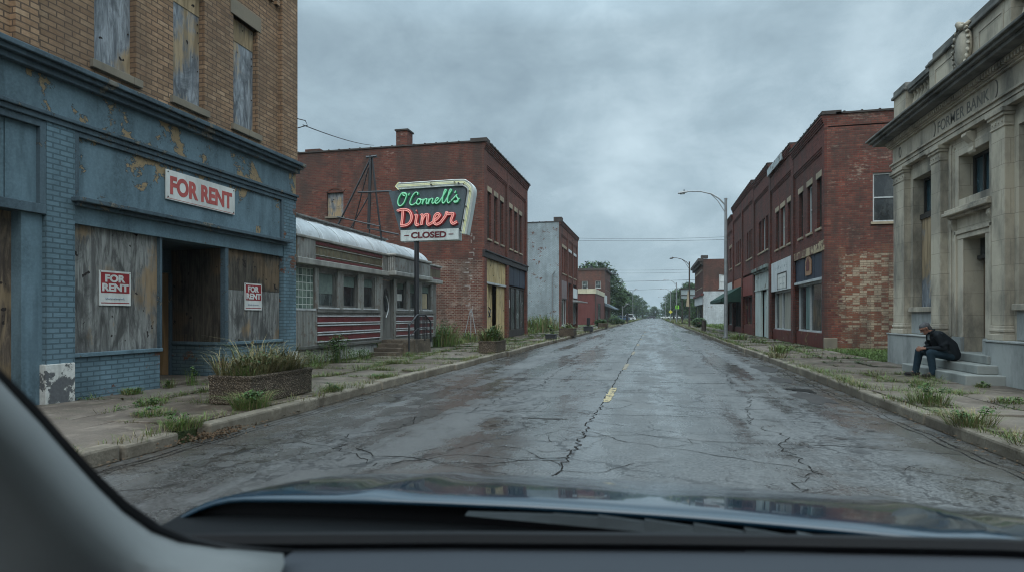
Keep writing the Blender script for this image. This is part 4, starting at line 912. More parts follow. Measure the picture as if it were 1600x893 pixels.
def rowblock():
    t, F = row_unit(25.8, 31.4, 9.2, [(26.6, 27.3), (28.1, 28.9), (29.75, 30.5)], 'nearest corner shop of the brick row with dark sign band and bare display windows', ('glass_dusty', 'glass', 'glass'), (4.95, 7.0), side0=True)
    fbox(MB(), F, 25.9, 31.3, 3.98, 4.32, -.06, .1).build('peeling_lintel', 'beige', t)
    fbox(MB(), F, 25.8, 26.5, 3.95, 4.35, -.13, -.1).build('peeling_patch', 'beige', t)
    p = MB(); 
    for k in range(6): fbox(p, F, 26.18 + k * .85, 26.18 + (k + 1) * .85 - .015, 2.95, 3.98, .02 + .008 * (k % 2), .1)
    sg = p.build('sign_panel', 'dark_sign', t)
    fbox(MB(), F, 26.18, 31.28, 2.84, 2.95, -.05, .2).build('window_head', 'white_frame', t)
    e = MB(); e.prism([F(u, v, -.03) for u, v in ((29.2, 3.15), (28.2, 3.15), (28.2, 3.75), (28.45, 3.95), (28.7, 4.08), (28.95, 3.95), (29.2, 3.75))], (.04, 0, 0)); e.build('emblem_board', 'emblem', t)
    e = MB(); e.prism([F(u, v, -.045) for u, v in ((28.95, 3.35), (28.45, 3.35), (28.45, 3.7), (28.7, 3.9), (28.95, 3.7))], (.012, 0, 0)); e.build('emblem_figure', 'maroon_bulk', t)
    w = glassfront(t, F, 26.18, 31.28, .7, 2.84, [27.25, 29.2], 'glass')
    fbox(MB(), F, 27.7, 28.9, .8, 2.1, .235, .248).build('inside_board', 'ply_dark', w); fbox(MB(), F, 26.3, 27.1, .8, 2.5, .238, .249).build('curtain', 'curtain_teal', w); fbox(MB(), F, 29.4, 30.2, .8, 2.75, .238, .249).build('curtain', 'curtain_teal', w)
    # side wall towards the bank
    FSd = FS(25.8); s = MB(); holed(s, FSd, XR, XR + 14, .1, 9.2, [(8.15, 9.35, 4.98, 6.85)], .2); s.build('side_wall', 'row_side', t)
    window(t, FSd, 8.15, 9.35, 4.98, 6.85, 'glass', 'white_frame', 'tan_trim', None, .1)
    coping(t, FSd, XR + .3, XR + 14, 9.2, -.05, .3); MB().box(XR - .2, 25.75, 9.2, XR + .5, 26.3, 9.34).build('corner_cap', 'coping', t)
    c = MB().box(XR - .13, 25.72, .1, XR + .35, 25.82, .55).build('corner_stone', 'stone_trim', t, bevel=.02)
    t, F = row_unit(31.4, 37.3, 9.62, [(32.15, 32.95), (33.6, 34.6), (35.2, 36.0)], 'second shop of the brick row with white sign board and flaking pale parapet patch', ('glass_dusty', 'curtain', 'glass'), (5.0, 7.05))
    fbox(MB(), F, 33.2, 37.2, 9.32, 9.72, -.26, -.2).build('pale_parapet_patch', 'parge', t)
    sg = fbox(MB(), F, 31.8, 37.18, 2.75, 4.34, -.03, .1).build('sign_board', 'white_paint', t)
    smudges(sg, F, 33.0, 36.2, 3.78, 4.1, -.032, 7, 4)
    n = fbox(MB(), F, 33.1, 35.3, 2.85, 3.6, -.05, -.03).build('notice_board', 'sign_white', t); f = MB(); fbox(f, F, 33.05, 35.35, 3.6, 3.66, -.06, -.03); fbox(f, F, 33.05, 33.1, 2.8, 3.6, -.06, -.03); fbox(f, F, 35.3, 35.35, 2.8, 3.6, -.06, -.03); f.build('notice_frame', 'dark_frame', n)
    smudges(n, F, 33.3, 35.1, 3.3, 3.45, -.052, 12, 5); smudges(n, F, 33.5, 34.9, 2.98, 3.12, -.052, 9, 6)
    w = glassfront(t, F, 31.8, 37.18, .66, 2.75, [33.0, 35.1], 'glass_dusty')
    for a, b in ((31.9, 32.8), (33.2, 34.9), (35.3, 36.4)): fbox(MB(), F, a, b, .75, 2.62, .238, .249).build('curtain', 'curtain', w)
    t, F = row_unit(37.3, 43.2, 10.1, [(38.05, 39.05), (39.35, 40.35), (40.65, 41.65)], 'third shop of the brick row with pale green panels and verdigris cornice', ('glass', 'glass', 'glass_dusty'), (5.35, 7.35), multi=True)
    c = MB(); fbox(c, F, 37.7, 43.05, 4.18, 4.4, -.28, .1); fbox(c, F, 37.7, 43.05, 4.08, 4.18, -.16, .1); c.build('shop_cornice', 'verdigris', t, bevel=.03)
    c = MB()
    for k in range(5): fbox(c, F, 37.72 + k * 1.07, 37.72 + (k + 1) * 1.07 - .05, 3.1, 4.08, -.02, .1)
    fbox(c, F, 37.7, 43.05, 3.0, 3.1, -.05, .1); c.build('transom_panel', 'pale_green', t)
    fparts('closed_panel', 'pale_green', t, F, [(37.7, 38.9, .1, 3.0, .0, .12), (40.9, 43.05, .1, 3.0, .0, .12)]); fbox(MB(), F, 38.95, 40.85, .1, 2.9, .2, .26).build('door', 'pale_green', t)
    t, F = row_unit(43.2, 48.75, 10.4, [(44.0, 44.7), (45.0, 45.7), (46.1, 46.8)], 'fourth shop of the brick row with red panel above a red framed front', ('ply_yellow', 'curtain', 'glass_dusty'), (5.4, 7.35), multi=True)
    fbox(MB(), F, 43.6, 48.6, 2.85, 4.2, -.02, .1).build('sign_panel', 'row_red', t)
    glassfront(t, F, 43.6, 48.6, .75, 2.85, [44.6, 45.6, 47.2], 'glass', 'maroon_bulk')
    t, F = row_unit(48.75, 54.2, 10.4, [(49.7, 50.4), (50.8, 51.5), (51.9, 52.6)], 'fifth shop of the brick row with orange panel behind the green awning', ('glass', 'glass_dusty', 'glass'), (5.5, 7.35), multi=True)
    fbox(MB(), F, 49.15, 54.1, 3.6, 4.3, -.02, .1).build('sign_panel', 'row_orange', t)
    glassfront(t, F, 49.15, 54.1, .5, 3.6, [50.4, 51.6, 52.8], 'glass', 'dark_frame')
    a = MB(); a.prism([(XR, 49.3, 3.7), (XR - 1.55, 49.3, 2.72), (XR - 1.55, 49.3, 2.48), (XR, 49.3, 2.5)], (0, 9.0, 0)); a.build('awning', 'green_awning', t)
    t, F = row_unit(54.2, 58.7, 9.85, [(55.0, 55.7), (56.2, 57.0)], 'last and lowest shop at the far end of the brick row', ('glass',), (5.5, 7.3))
    fbox(MB(), F, 54.6, 58.6, 3.6, 4.3, -.02, .1).build('sign_panel', 'white_paint', t); glassfront(t, F, 54.6, 58.6, .6, 3.6, [56, 57.4], 'glass', 'white_frame')
M['curtain_teal'] = mflat('teal_curtain', (.13, .19, .18), .8, var=.6, scale=4, vs=.15)
rowblock()
def R2():
    Y0, Y1, H = 86.8, 104.5, 9.1; F = FR(XR); FSd = FS(Y0); t = thing('brick_building', (XR + 6, 95, .1), 'far brick building on the right with white painted lower side wall', 'building')
    s = MB(); s.quad((XR, Y0, .1), (XR + 16, Y0, .1), (XR + 16, Y0, 4.75), (XR, Y0, 4.75)); s.build('side_wall', 'white_brick', t)
    s = MB(); holed(s, FSd, XR, XR + 16, 4.75, H, [(8.6, 9.7, 5.1, 7.0)], .15); s.quad((XR + 16, Y0, .1), (XR + 16, Y1, .1), (XR + 16, Y1, H), (XR + 16, Y0, H)); s.build('side_wall', 'far_brick', t)
    window(t, FSd, 8.6, 9.7, 5.1, 7.0, 'white_paint', 'white_frame', 'white_frame', None, .05)
    wins = [(88.5 + 2.2 * k, 89.5 + 2.2 * k, 5.4, 7.6) for k in range(7)]; w = MB(); holed(w, F, Y0, Y1, 4.4, H, wins, .2); w.build('facade', 'far_brick', t)
    for a, b, c, d in wins: window(t, F, a, b, c, d, 'glass', 'white_frame', 'tan_trim', 'tan_trim')
    c = MB(); fbox(c, F, Y0 - .2, Y1, H - .3, H + .1, -.7, 0); fbox(c, F, Y0 - .1, Y1, H - .7, H - .3, -.4, 0); c.build('cornice', 'coping', t)
    MB().box(XR - .3, Y0 - .2, H + .1, XR + .6, Y0 + .8, H + .5).build('corner_cap', 'coping', t)
    fbox(MB(), F, Y0, Y1, 4.2, 4.5, -.3, .1).build('shop_cornice', 'maroon_bulk', t); fbox(MB(), F, Y0 + .3, Y1, 3.0, 4.2, -.05, .2).build('sign_panel', 'white_paint', t)
    glassfront(t, F, Y0 + .4, Y1, .5, 3.0, [90, 93, 96, 99], 'glass', 'dark_frame'); fbox(MB(), F, Y0 + .01, Y0 + .4, .1, 4.4, -.05, .2).build('pier', 'far_brick', t)
    t = thing('billboard', (5.4, 100, .1), 'small pale billboard in a dark frame beyond the far brick building', 'billboard')
    MB().box(4.5, 108, 4.4, 7.4, 108.15, 5.9).build('board', M['board_pale'], t); f = MB()
    f.box(4.4, 107.9, 5.9, 7.5, 108.2, 6.05).box(4.4, 107.9, 4.3, 4.5, 108.2, 5.9).box(7.4, 107.9, 4.3, 7.5, 108.2, 5.9).box(4.5, 107.9, 4.9, 7.4, 107.99, 5.0); f.build('frame', 'dark_frame', t)
    MB().box(4.6, 108.16, .1, 4.8, 108.3, 4.4).box(7.1, 108.16, .1, 7.3, 108.3, 4.4).build('post', 'dark_frame', t)
M['board_pale'] = mflat('billboard_face', (.3, .35, .36), .6)
R2()

# ------------------------------------------------------------------ bank
def bank():
    t = thing('bank_building', (10, 14.6, .1), 'pale limestone bank with pilasters, carved frieze lettering and balustrade parapet', 'building')
    X = 6.5; F = FR(X); Fp = FR(6.35); Y0, Y1 = 10.6, 18.7; cy = 14.62
    w = MB(); holes = [(16.3, 17.63, 1.62, 4.9), (13.9, 15.15, 3.92, 4.86), (14.05, 14.95, .6, 3.05), (11.65, 12.95, 1.62, 4.9)]
    holed(w, F, Y0, Y1 - .3, .1, 5.4, holes, .38); w.build('wall', 'limestone', t)
    s = MB(); s.quad((X, Y1 - .3, .1), (X + 12, Y1 - .3, .1), (X + 12, Y1 - .3, 6.9), (X, Y1 - .3, 6.9)); s.quad((X, Y0, .1), (X + 12, Y0, .1), (X + 12, Y0, 6.9), (X, Y0, 6.9)); s.quad((X + 12, Y0, .1), (X + 12, Y1 - .3, .1), (X + 12, Y1 - .3, 6.9), (X + 12, Y0, 6.9)); s.build('side_wall', 'limestone', t)
    MB().box(X, Y0, 6.3, X + 12, Y1 - .3, 6.35).build('roof', 'tar', t)
    # pedestals
    for a, b in ((15.75, Y1), (Y0, 13.62)):
        p = MB().box(6.27, a, .1, 6.52, b, .9); p.build('pedestal', 'pedestal', t, bevel=.02); MB().box(6.25, a - .02, .9, 6.52, b + .02, .94).build('pedestal_cap', 'pedestal', t, bevel=.01)
    # pilasters
    for a, b in ((17.78, 18.5), (15.72, 16.2), (13.1, 13.56), (10.75, 11.5)):
        p = thing_part = MB().box(6.35, a, 1.22, 6.52, b, 4.97).build('pilaster', 'limestone', t, bevel=.01)
        c = MB().box(6.3, a - .05, .94, 6.53, b + .05, 1.06).box(6.32, a - .03, 1.1, 6.53, b + .03, 1.16).box(6.335, a - .015, 1.06, 6.53, b + .015, 1.22); c.build('pilaster_base', 'lime_plain', p, bevel=.012)
        c = MB().box(6.33, a - .02, 4.93, 6.53, b + .02, 4.97).box(6.3, a - .05, 5.13, 6.53, b + .05, 5.19).box(6.27, a - .08, 5.19, 6.53, b + .08, 5.28).box(6.34, a - .01, 4.97, 6.53, b + .01, 5.13); c.build('capital', 'lime_plain', p, bevel=.012)
        d = MB()
        for k in range(4): 
            yy = a + .06 + k * (b - a - .12) / 3; d.lathe(6.34, yy, [(0, 5.08), (.022, 5.06), (.022, 5.03), (0, 5.01)], 8)
        d.build('rosette', 'lime_plain', p)
    # entablature
    e = MB().box(6.35, Y0, 5.28, 6.52, Y1 - .12, 5.38).box(6.33, Y0, 5.385, 6.52, Y1 - .1, 5.47).box(6.29, Y0, 5.47, 6.52, Y1 - .06, 5.52); e.build('architrave', 'lime_plain', t, bevel=.006)
    MB().box(6.36, Y0, 5.52, 6.52, Y1 - .13, 5.93).build('frieze', 'lime_plain', t)
    e = MB().box(6.3, Y0, 5.93, 6.52, Y1 - .07, 5.97).box(6.26, Y0, 5.97, 6.52, Y1 - .03, 6.0).box(6.22, Y0, 6.08, 6.52, Y1 + .01, 6.12); e.build('bed_moulding', 'lime_plain', t, bevel=.006)
    d = MB(); y = Y0 + .05
    while y < Y1 - .1: d.box(6.2, y, 6.0, 6.3, y + .055, 6.08); y += .1
    d.build('dentils', 'lime_plain', t)
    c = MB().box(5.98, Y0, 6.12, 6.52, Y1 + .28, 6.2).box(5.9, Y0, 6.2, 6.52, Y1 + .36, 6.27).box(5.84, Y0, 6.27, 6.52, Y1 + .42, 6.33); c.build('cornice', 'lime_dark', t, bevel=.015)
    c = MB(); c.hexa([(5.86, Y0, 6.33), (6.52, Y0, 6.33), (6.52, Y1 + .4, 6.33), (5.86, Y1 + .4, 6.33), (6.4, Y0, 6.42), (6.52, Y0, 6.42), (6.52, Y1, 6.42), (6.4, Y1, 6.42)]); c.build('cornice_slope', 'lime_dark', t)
    U, W = (0, -1, 0), (0, 0, 1)
    textmesh('frieze_lettering', 'FORMER BANK', 'carved', t, (6.358, 15.86, 5.6), U, W, 2.2, .24, .003, .004)
    for yy in (16.05, 13.42): 
        MB().tube([(6.356, yy - .07 * math.cos(a), 5.73 + .16 * math.sin(a)) for a in [math.pi * (-.5 + k / 12) for k in range(13)]], .012, 5).build('wreath_carving', 'carved', t)
    MB().tube([(6.356, 18.05 + .07 * math.cos(a), 5.72 + .13 * math.sin(a)) for a in [math.pi * 2 * k / 16 for k in range(17)]], .012, 5).build('wreath_carving', 'carved', t)
    # parapet: posts, balustrades, central block with cartouche
    Xp = 6.38
    def post(a, b, z):
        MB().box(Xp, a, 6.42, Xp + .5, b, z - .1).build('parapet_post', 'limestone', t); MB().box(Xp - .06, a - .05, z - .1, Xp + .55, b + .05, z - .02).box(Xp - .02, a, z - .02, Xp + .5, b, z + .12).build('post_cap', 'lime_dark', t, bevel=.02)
    post(17.75, 18.55, 7.36); post(10.7, 11.4, 7.36)
    for a, b in ((16.35, 17.75), (11.4, 12.95)):
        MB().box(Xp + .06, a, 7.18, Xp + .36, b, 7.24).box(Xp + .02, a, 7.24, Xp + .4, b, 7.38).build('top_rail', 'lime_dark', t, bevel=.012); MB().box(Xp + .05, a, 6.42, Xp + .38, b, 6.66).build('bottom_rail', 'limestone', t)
        n = 7
        for k in range(n):
            yy = a + (b - a) * (k + .5) / n
            MB().lathe(Xp + .2, yy, [(.07, 6.66), (.07, 6.7), (.035, 6.73), (.075, 6.84), (.08, 6.9), (.04, 7.05), (.035, 7.1), (.065, 7.14), (.065, 7.18)], 10).build('baluster', 'limestone', t, smooth=True)
    MB().box(Xp, 12.95, 6.42, Xp + .5, 16.35, 7.3).build('parapet_block', 'limestone', t)
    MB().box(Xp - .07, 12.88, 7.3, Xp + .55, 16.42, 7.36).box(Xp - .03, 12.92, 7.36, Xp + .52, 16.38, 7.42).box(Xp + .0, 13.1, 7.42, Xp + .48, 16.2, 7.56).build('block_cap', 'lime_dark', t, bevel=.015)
    for a, b in ((13.2, 14.1), (15.15, 16.05)):
        q = MB().box(Xp - .012, a, 7.1, Xp, b, 7.14).box(Xp - .012, a, 6.7, Xp, b, 6.74).box(Xp - .012, a, 6.74, Xp, a + .04, 7.1).box(Xp - .012, b - .04, 6.74, Xp, b, 7.1); q.build('panel_moulding', 'lime_plain', t)
    # cartouche: oval shield with scrolled top and leafy border
    k = MB(); ccy, cz = 14.62, 7.03
    rows = []
    for i in range(7):
        r = i / 6; rows.append([(Xp - .06 - .1 * math.sqrt(max(0, 1 - r * r)), ccy + .24 * r * math.cos(a), cz + .36 * r * math.sin(a) * (1.12 if math.sin(a) < 0 else 1)) for a in [2 * math.pi * j / 20 for j in range(21)]])
    k.grid(rows); sh = k.build('cartouche_shield', 'lime_plain', t, smooth=True)
    k = MB(); k.tube([(Xp - .05, ccy + .28 * math.cos(a), cz + .41 * math.sin(a)) for a in [2 * math.pi * j / 24 for j in range(25)]], .05, 8)
    for j in range(22):
        a = 2 * math.pi * j / 22; k.tube([(Xp - .09, ccy + .3 * math.cos(a), cz + .43 * math.sin(a)), (Xp - .1, ccy + .37 * math.cos(a + .12), cz + .51 * math.sin(a + .12))], [.04, .02], 6)
    k.build('cartouche_border', 'limestone', t, smooth=True)
    k = MB(); k.tube([(Xp - .02 - .1 * math.sin(a), ccy + .22 - .44 * a / math.pi, 7.5 + .07 * math.sin(a * 2)) for a in [math.pi * j / 10 for j in range(11)]], [.03, .045, .05, .06, .065, .07, .065, .06, .05, .045, .03], 8); k.build('cartouche_scroll', 'limestone', t, smooth=True)
    # windows
    for a, b in ((16.3, 17.63), (11.65, 12.95)):
        o = window(t, F, a, b, 3.98, 4.9, 'glass_teal', 'dark_frame', None, None, .3, cross=False, mull=2); fbox(MB(), F, a, b, 3.86, 3.98, .16, .36).build('transom_bar', 'dark_frame', o)
        fbox(MB(), F, a + .02, b - .02, 1.62, 3.86, .2, .24).build('window_board', 'ply_blue', t); fbox(MB(), F, a - .08, b + .08, 1.5, 1.62, -.08, .25).build('window_sill', 'lime_plain', t, bevel=.012)
        fbox(MB(), F, a - .02, b + .02, .96, 1.5, -.02, 0).build('apron_panel', 'pedestal', t)
    window(t, F, 13.9, 15.15, 3.92, 4.86, 'glass_teal', 'dark_frame', None, None, .3, cross=False, mull=2)
    q = MB(); 
    for (a, b, c, d) in ((13.72, 13.9, 3.7, 5.05), (15.15, 15.33, 3.7, 5.05), (13.9, 15.15, 4.86, 5.05), (13.9, 15.15, 3.72, 3.92)): fbox(q, F, a, b, c, d, -.03, 0)
    fbox(q, F, 15.33, 15.38, .95, 5.1, -.05, 0); fbox(q, F, 15.48, 15.54, .95, 5.2, -.04, 0); fbox(q, F, 13.66, 13.71, 3.7, 5.1, -.05, 0); q.build('window_surround', 'lime_plain', t, bevel=.01)
    def console(yc, z0, h, wd, out, name):
        pr = [(0, 0), (-.03, .02), (-.05, .12), (-.035, .3), (-.05, .5), (-.1, .68), (-.13, .8), (-.125, .92), (-.08, 1), (0, 1)]
        MB().prism([(X + p * out / .13, yc - wd / 2, z0 + q * h) for p, q in pr], (0, wd, 0)).build(name, 'lime_plain', t, bevel=.012)
    console(14.55, 4.78, .46, .2, .2, 'keystone_console')
    # door case
    q = MB(); fbox(q, F, 14.95, 15.25, .95, 3.05, -.03, 0); fbox(q, F, 15.19, 15.25, .95, 3.25, -.07, 0); fbox(q, F, 13.75, 14.05, .95, 3.05, -.03, 0); fbox(q, F, 13.75, 13.81, .95, 3.25, -.07, 0); fbox(q, F, 13.75, 15.25, 3.05, 3.16, -.04, 0); fbox(q, F, 13.75, 15.25, 3.16, 3.24, -.07, 0); q.build('door_surround', 'lime_plain', t, bevel=.01)
    fbox(MB(), F, 13.7, 15.3, 3.24, 3.52, -.02, 0).build('door_frieze', 'limestone', t)
    q = MB(); fbox(q, F, 13.6, 15.42, 3.52, 3.58, -.14, 0); fbox(q, F, 13.56, 15.46, 3.58, 3.66, -.24, 0); fbox(q, F, 13.6, 15.42, 3.66, 3.72, -.2, 0); q.build('door_hood', 'lime_plain', t, bevel=.015)
    console(15.3, 2.98, .54, .13, .14, 'door_console'); console(13.72, 2.98, .54, .13, .14, 'door_console')
    fparts('door_plinth', 'pedestal', t, F, [(14.95, 15.35, .6, .95, -.08, 0), (13.65, 14.05, .6, .95, -.08, 0)], .01)
    fbox(MB(), F, 14.05, 14.95, .6, 2.62, .36, .4).build('boarded_door', 'ply_warm', t); fbox(MB(), F, 14.05, 14.95, 2.66, 3.05, .3, .34).build('transom_light', 'glass', t); fbox(MB(), F, 14.05, 14.95, 2.6, 2.68, .24, .38).build('transom_bar', 'dark_frame', t)
    # steps
    for (x, a, b, z) in ((5.63, 12.9, 15.9, .3), (5.93, 13.15, 15.82, .47), (6.22, 13.42, 15.75, .64)):
        MB().box(x, a, .1 if z < .4 else z - .17, 6.9 if z > .6 else 6.5, b, z).build('step', 'stepstone', t, bevel=.018)
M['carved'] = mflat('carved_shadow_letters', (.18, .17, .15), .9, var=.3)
bank()

# ------------------------------------------------------------------ seated man
M['skin'] = mflat('skin', (.24, .125, .09), .55, var=.15); M['jacket'] = mflat('dark_jacket', (.008, .011, .014), .75, var=.3, bump=.3); M['jeans'] = mflat('blue_jeans', (.014, .03, .043), .85, var=.5, scale=9, bump=.3)
M['shoe'] = mflat('dark_shoe', (.02, .016, .016), .6, var=.2); M['hair'] = mflat('grey_hair', (.09, .09, .095), .8, var=.5, scale=30); M['shirt'] = mflat('grey_shirt', (.09, .11, .12), .85)
def man():
    t = thing('person', (6.0, 14.4, .13), 'man in dark jacket and blue jeans sitting hunched on the bank steps, hands clasped', 'person')
    yc = 14.38; tilt = rad(34); hx, hy, hz = 5.53, yc, 1.135
    def hp(x, y, z):
        c, s = math.cos(tilt), math.sin(tilt); return (hx - (x * c + z * s), hy + y, hz + (z * c - x * s))
    sh = {-1: (5.7, yc - .19, .99), 1: (5.7, yc + .19, .99)}; el = {-1: (5.8, yc - .25, .74), 1: (5.72, yc + .25, .76)}; wr = {-1: (5.52, yc - .055, .725), 1: (5.52, yc + .06, .735)}
    hip = {-1: (5.98, yc - .1, .58), 1: (5.98, yc + .1, .58)}; kn = {-1: (5.57, yc - .15, .63), 1: (5.5, yc + .2, .66)}; an = {-1: (5.6, yc - .17, .22), 1: (5.43, yc + .22, .22)}
    b = MB()
    for s_ in (-1, 1):
        capsule(b, hip[s_], kn[s_], .085, .058); capsule(b, kn[s_], an[s_], .055, .036); capsule(b, an[s_], (an[s_][0] - .14, an[s_][1], .17), .036, .028)
        capsule(b, sh[s_], el[s_], .052, .042); capsule(b, el[s_], wr[s_], .04, .026); capsule(b, (6.0, yc + s_ * .07, .62), (5.76, yc + s_ * .08, .97), .1, .1)
        px_, py_, pz_ = 5.435, yc + s_ * .026, .71                                     # palm, four curled fingers, thumb
        capsule(b, wr[s_], (px_ + .01, py_, pz_), .023, .024, 10)
        for dz in (-.02, 0, .02): capsule(b, (px_ + .03, py_, pz_ + dz * .7), (px_ - .015, py_, pz_ + dz), .016, .015, 8)
        for f in range(4):
            L = (.066, .075, .07, .056)[f]; zf = pz_ + .03 - .02 * f; q = [(px_ - .015, py_, zf), (px_ - .02 - L * .45, py_ - s_ * .008, zf - .003), (px_ - .02 - L * .6, py_ - s_ * .036, zf - .01), (px_ - L * .35, py_ - s_ * .055, zf - .014)]
            for u, v in zip(q[:-1], q[1:]): capsule(b, u, v, .0088, .008, 8)
        capsule(b, (px_ + .02, py_, pz_ + .03), (px_ - .008, py_ - s_ * .012, pz_ + .048), .012, .01, 8); capsule(b, (px_ - .008, py_ - s_ * .012, pz_ + .048), (px_ - .035, py_ - s_ * .014, pz_ + .052), .01, .008, 8)
    capsule(b, (5.7, yc, 1.0), hp(-.03, 0, -.06), .06, .052)
    capsule(b, hp(-.025, 0, .035), hp(.012, 0, .03), .082, .076, 18); capsule(b, hp(.02, 0, .0), hp(.04, 0, -.075), .062, .036, 16); capsule(b, hp(-.01, 0, -.02), hp(.02, 0, -.07), .062, .045, 16)
    capsule(b, hp(.083, 0, .02), hp(.104, 0, -.022), .009, .014, 8); capsule(b, hp(.078, -.018, -.052), hp(.078, .018, -.052), .01, .01, 8)
    capsule(b, hp(.08, -.04, .036), hp(.085, .04, .036), .012, .012, 8); capsule(b, hp(.06, 0, -.095), hp(.066, 0, -.09), .018, .018, 8)
    for s_ in (-1, 1): capsule(b, hp(-.012, s_ * .082, .018), hp(-.004, s_ * .08, -.022), .015, .011, 8)
    body = remesh(b, 'body', 'skin', t, .0055, 2)
    e = MB()
    for s_ in (-1, 1): capsule(e, hp(.082, s_ * .03, .016), hp(.0825, s_ * .034, .016), .008, .008, 8)
    e.build('eyes', 'black', body)
    h = MB(); capsule(h, hp(-.032, 0, .045), hp(.006, 0, .052), .09, .076, 18); capsule(h, hp(-.05, 0, .0), hp(-.06, 0, -.03), .07, .06, 14)
    for k in range(26):
        a = 6.28 * k / 26; capsule(h, hp(-.02 + .05 * math.cos(a), .05 * math.sin(a), .1), hp(-.03 + .075 * math.cos(a), .075 * math.sin(a), .075 if math.cos(a) > 0 else .04), .012, .01, 6)
    remesh(h, 'hair', 'hair', body, .007, 1)
    j = MB()
    for s_ in (-1, 1):
        capsule(j, (6.02, yc + s_ * .075, .6), (5.95, yc + s_ * .085, .78), .135, .14); capsule(j, (5.95, yc + s_ * .085, .78), (5.76, yc + s_ * .09, .98), .14, .115); capsule(j, (5.74, yc + s_ * .06, 1.0), sh[s_], .1, .078)
        capsule(j, sh[s_], el[s_], .08, .062); capsule(j, el[s_], (wr[s_][0] + .03, wr[s_][1] + s_ * .012, wr[s_][2] + .002), .06, .04); capsule(j, (5.9, yc + s_ * .11, .62), (5.84, yc + s_ * .12, .61), .1, .09)
        capsule(j, (el[s_][0] + .01, el[s_][1], el[s_][2] + .1), (el[s_][0] - .05, el[s_][1] + s_ * .01, el[s_][2] + .07), .06, .05)
    capsule(j, (5.66, yc - .05, 1.045), (5.66, yc + .05, 1.045), .058, .058); capsule(j, (5.7, yc, .95), (5.76, yc, .8), .1, .1)
    jk = remesh(j, 'jacket', 'jacket', t, .012, 3)
    c = MB(); c.tube([(5.635 + .055 * math.cos(a), yc + .075 * math.sin(a), 1.075 + .035 * math.cos(a)) for a in [2 * math.pi * k / 16 for k in range(17)]], .022, 8).build('collar', 'jacket', jk, smooth=True)
    MB().box(5.58, yc - .025, .9, 5.62, yc + .025, 1.02).build('shirt', 'shirt', t, bevel=.01)
    j = MB()
    for s_ in (-1, 1):
        k_, a_ = kn[s_], an[s_]; capsule(j, (5.99, yc + s_ * .09, .59), (k_[0] + .01, k_[1], k_[2] + .005), .115, .083); capsule(j, (k_[0], k_[1], k_[2]), (a_[0] + .01, a_[1], a_[2] + .03), .08, .062); capsule(j, (a_[0] + .012, a_[1], a_[2] + .05), (a_[0] + .006, a_[1], a_[2]), .066, .062)
    remesh(j, 'jeans', 'jeans', t, .012, 3)
    for s_ in (-1, 1):
        A = an[s_]; j = MB(); capsule(j, (A[0] + .04, A[1], .185), (A[0] - .06, A[1], .182), .05, .048); capsule(j, (A[0] - .06, A[1], .178), (A[0] - .17, A[1] + s_ * .012, .172), .048, .036); capsule(j, (A[0] + .02, A[1], .2), (A[0] + .005, A[1], .24), .048, .045)
        sh_ = remesh(j, 'shoe', 'shoe', t, .009, 2); MB().box(A[0] - .205, A[1] - .04, .13, A[0] + .085, A[1] + .045, .148).build('sole', 'rubber_sole', sh_, bevel=.008)
M['rubber_sole'] = mflat('rubber_sole', (.03, .028, .026), .8)
man()
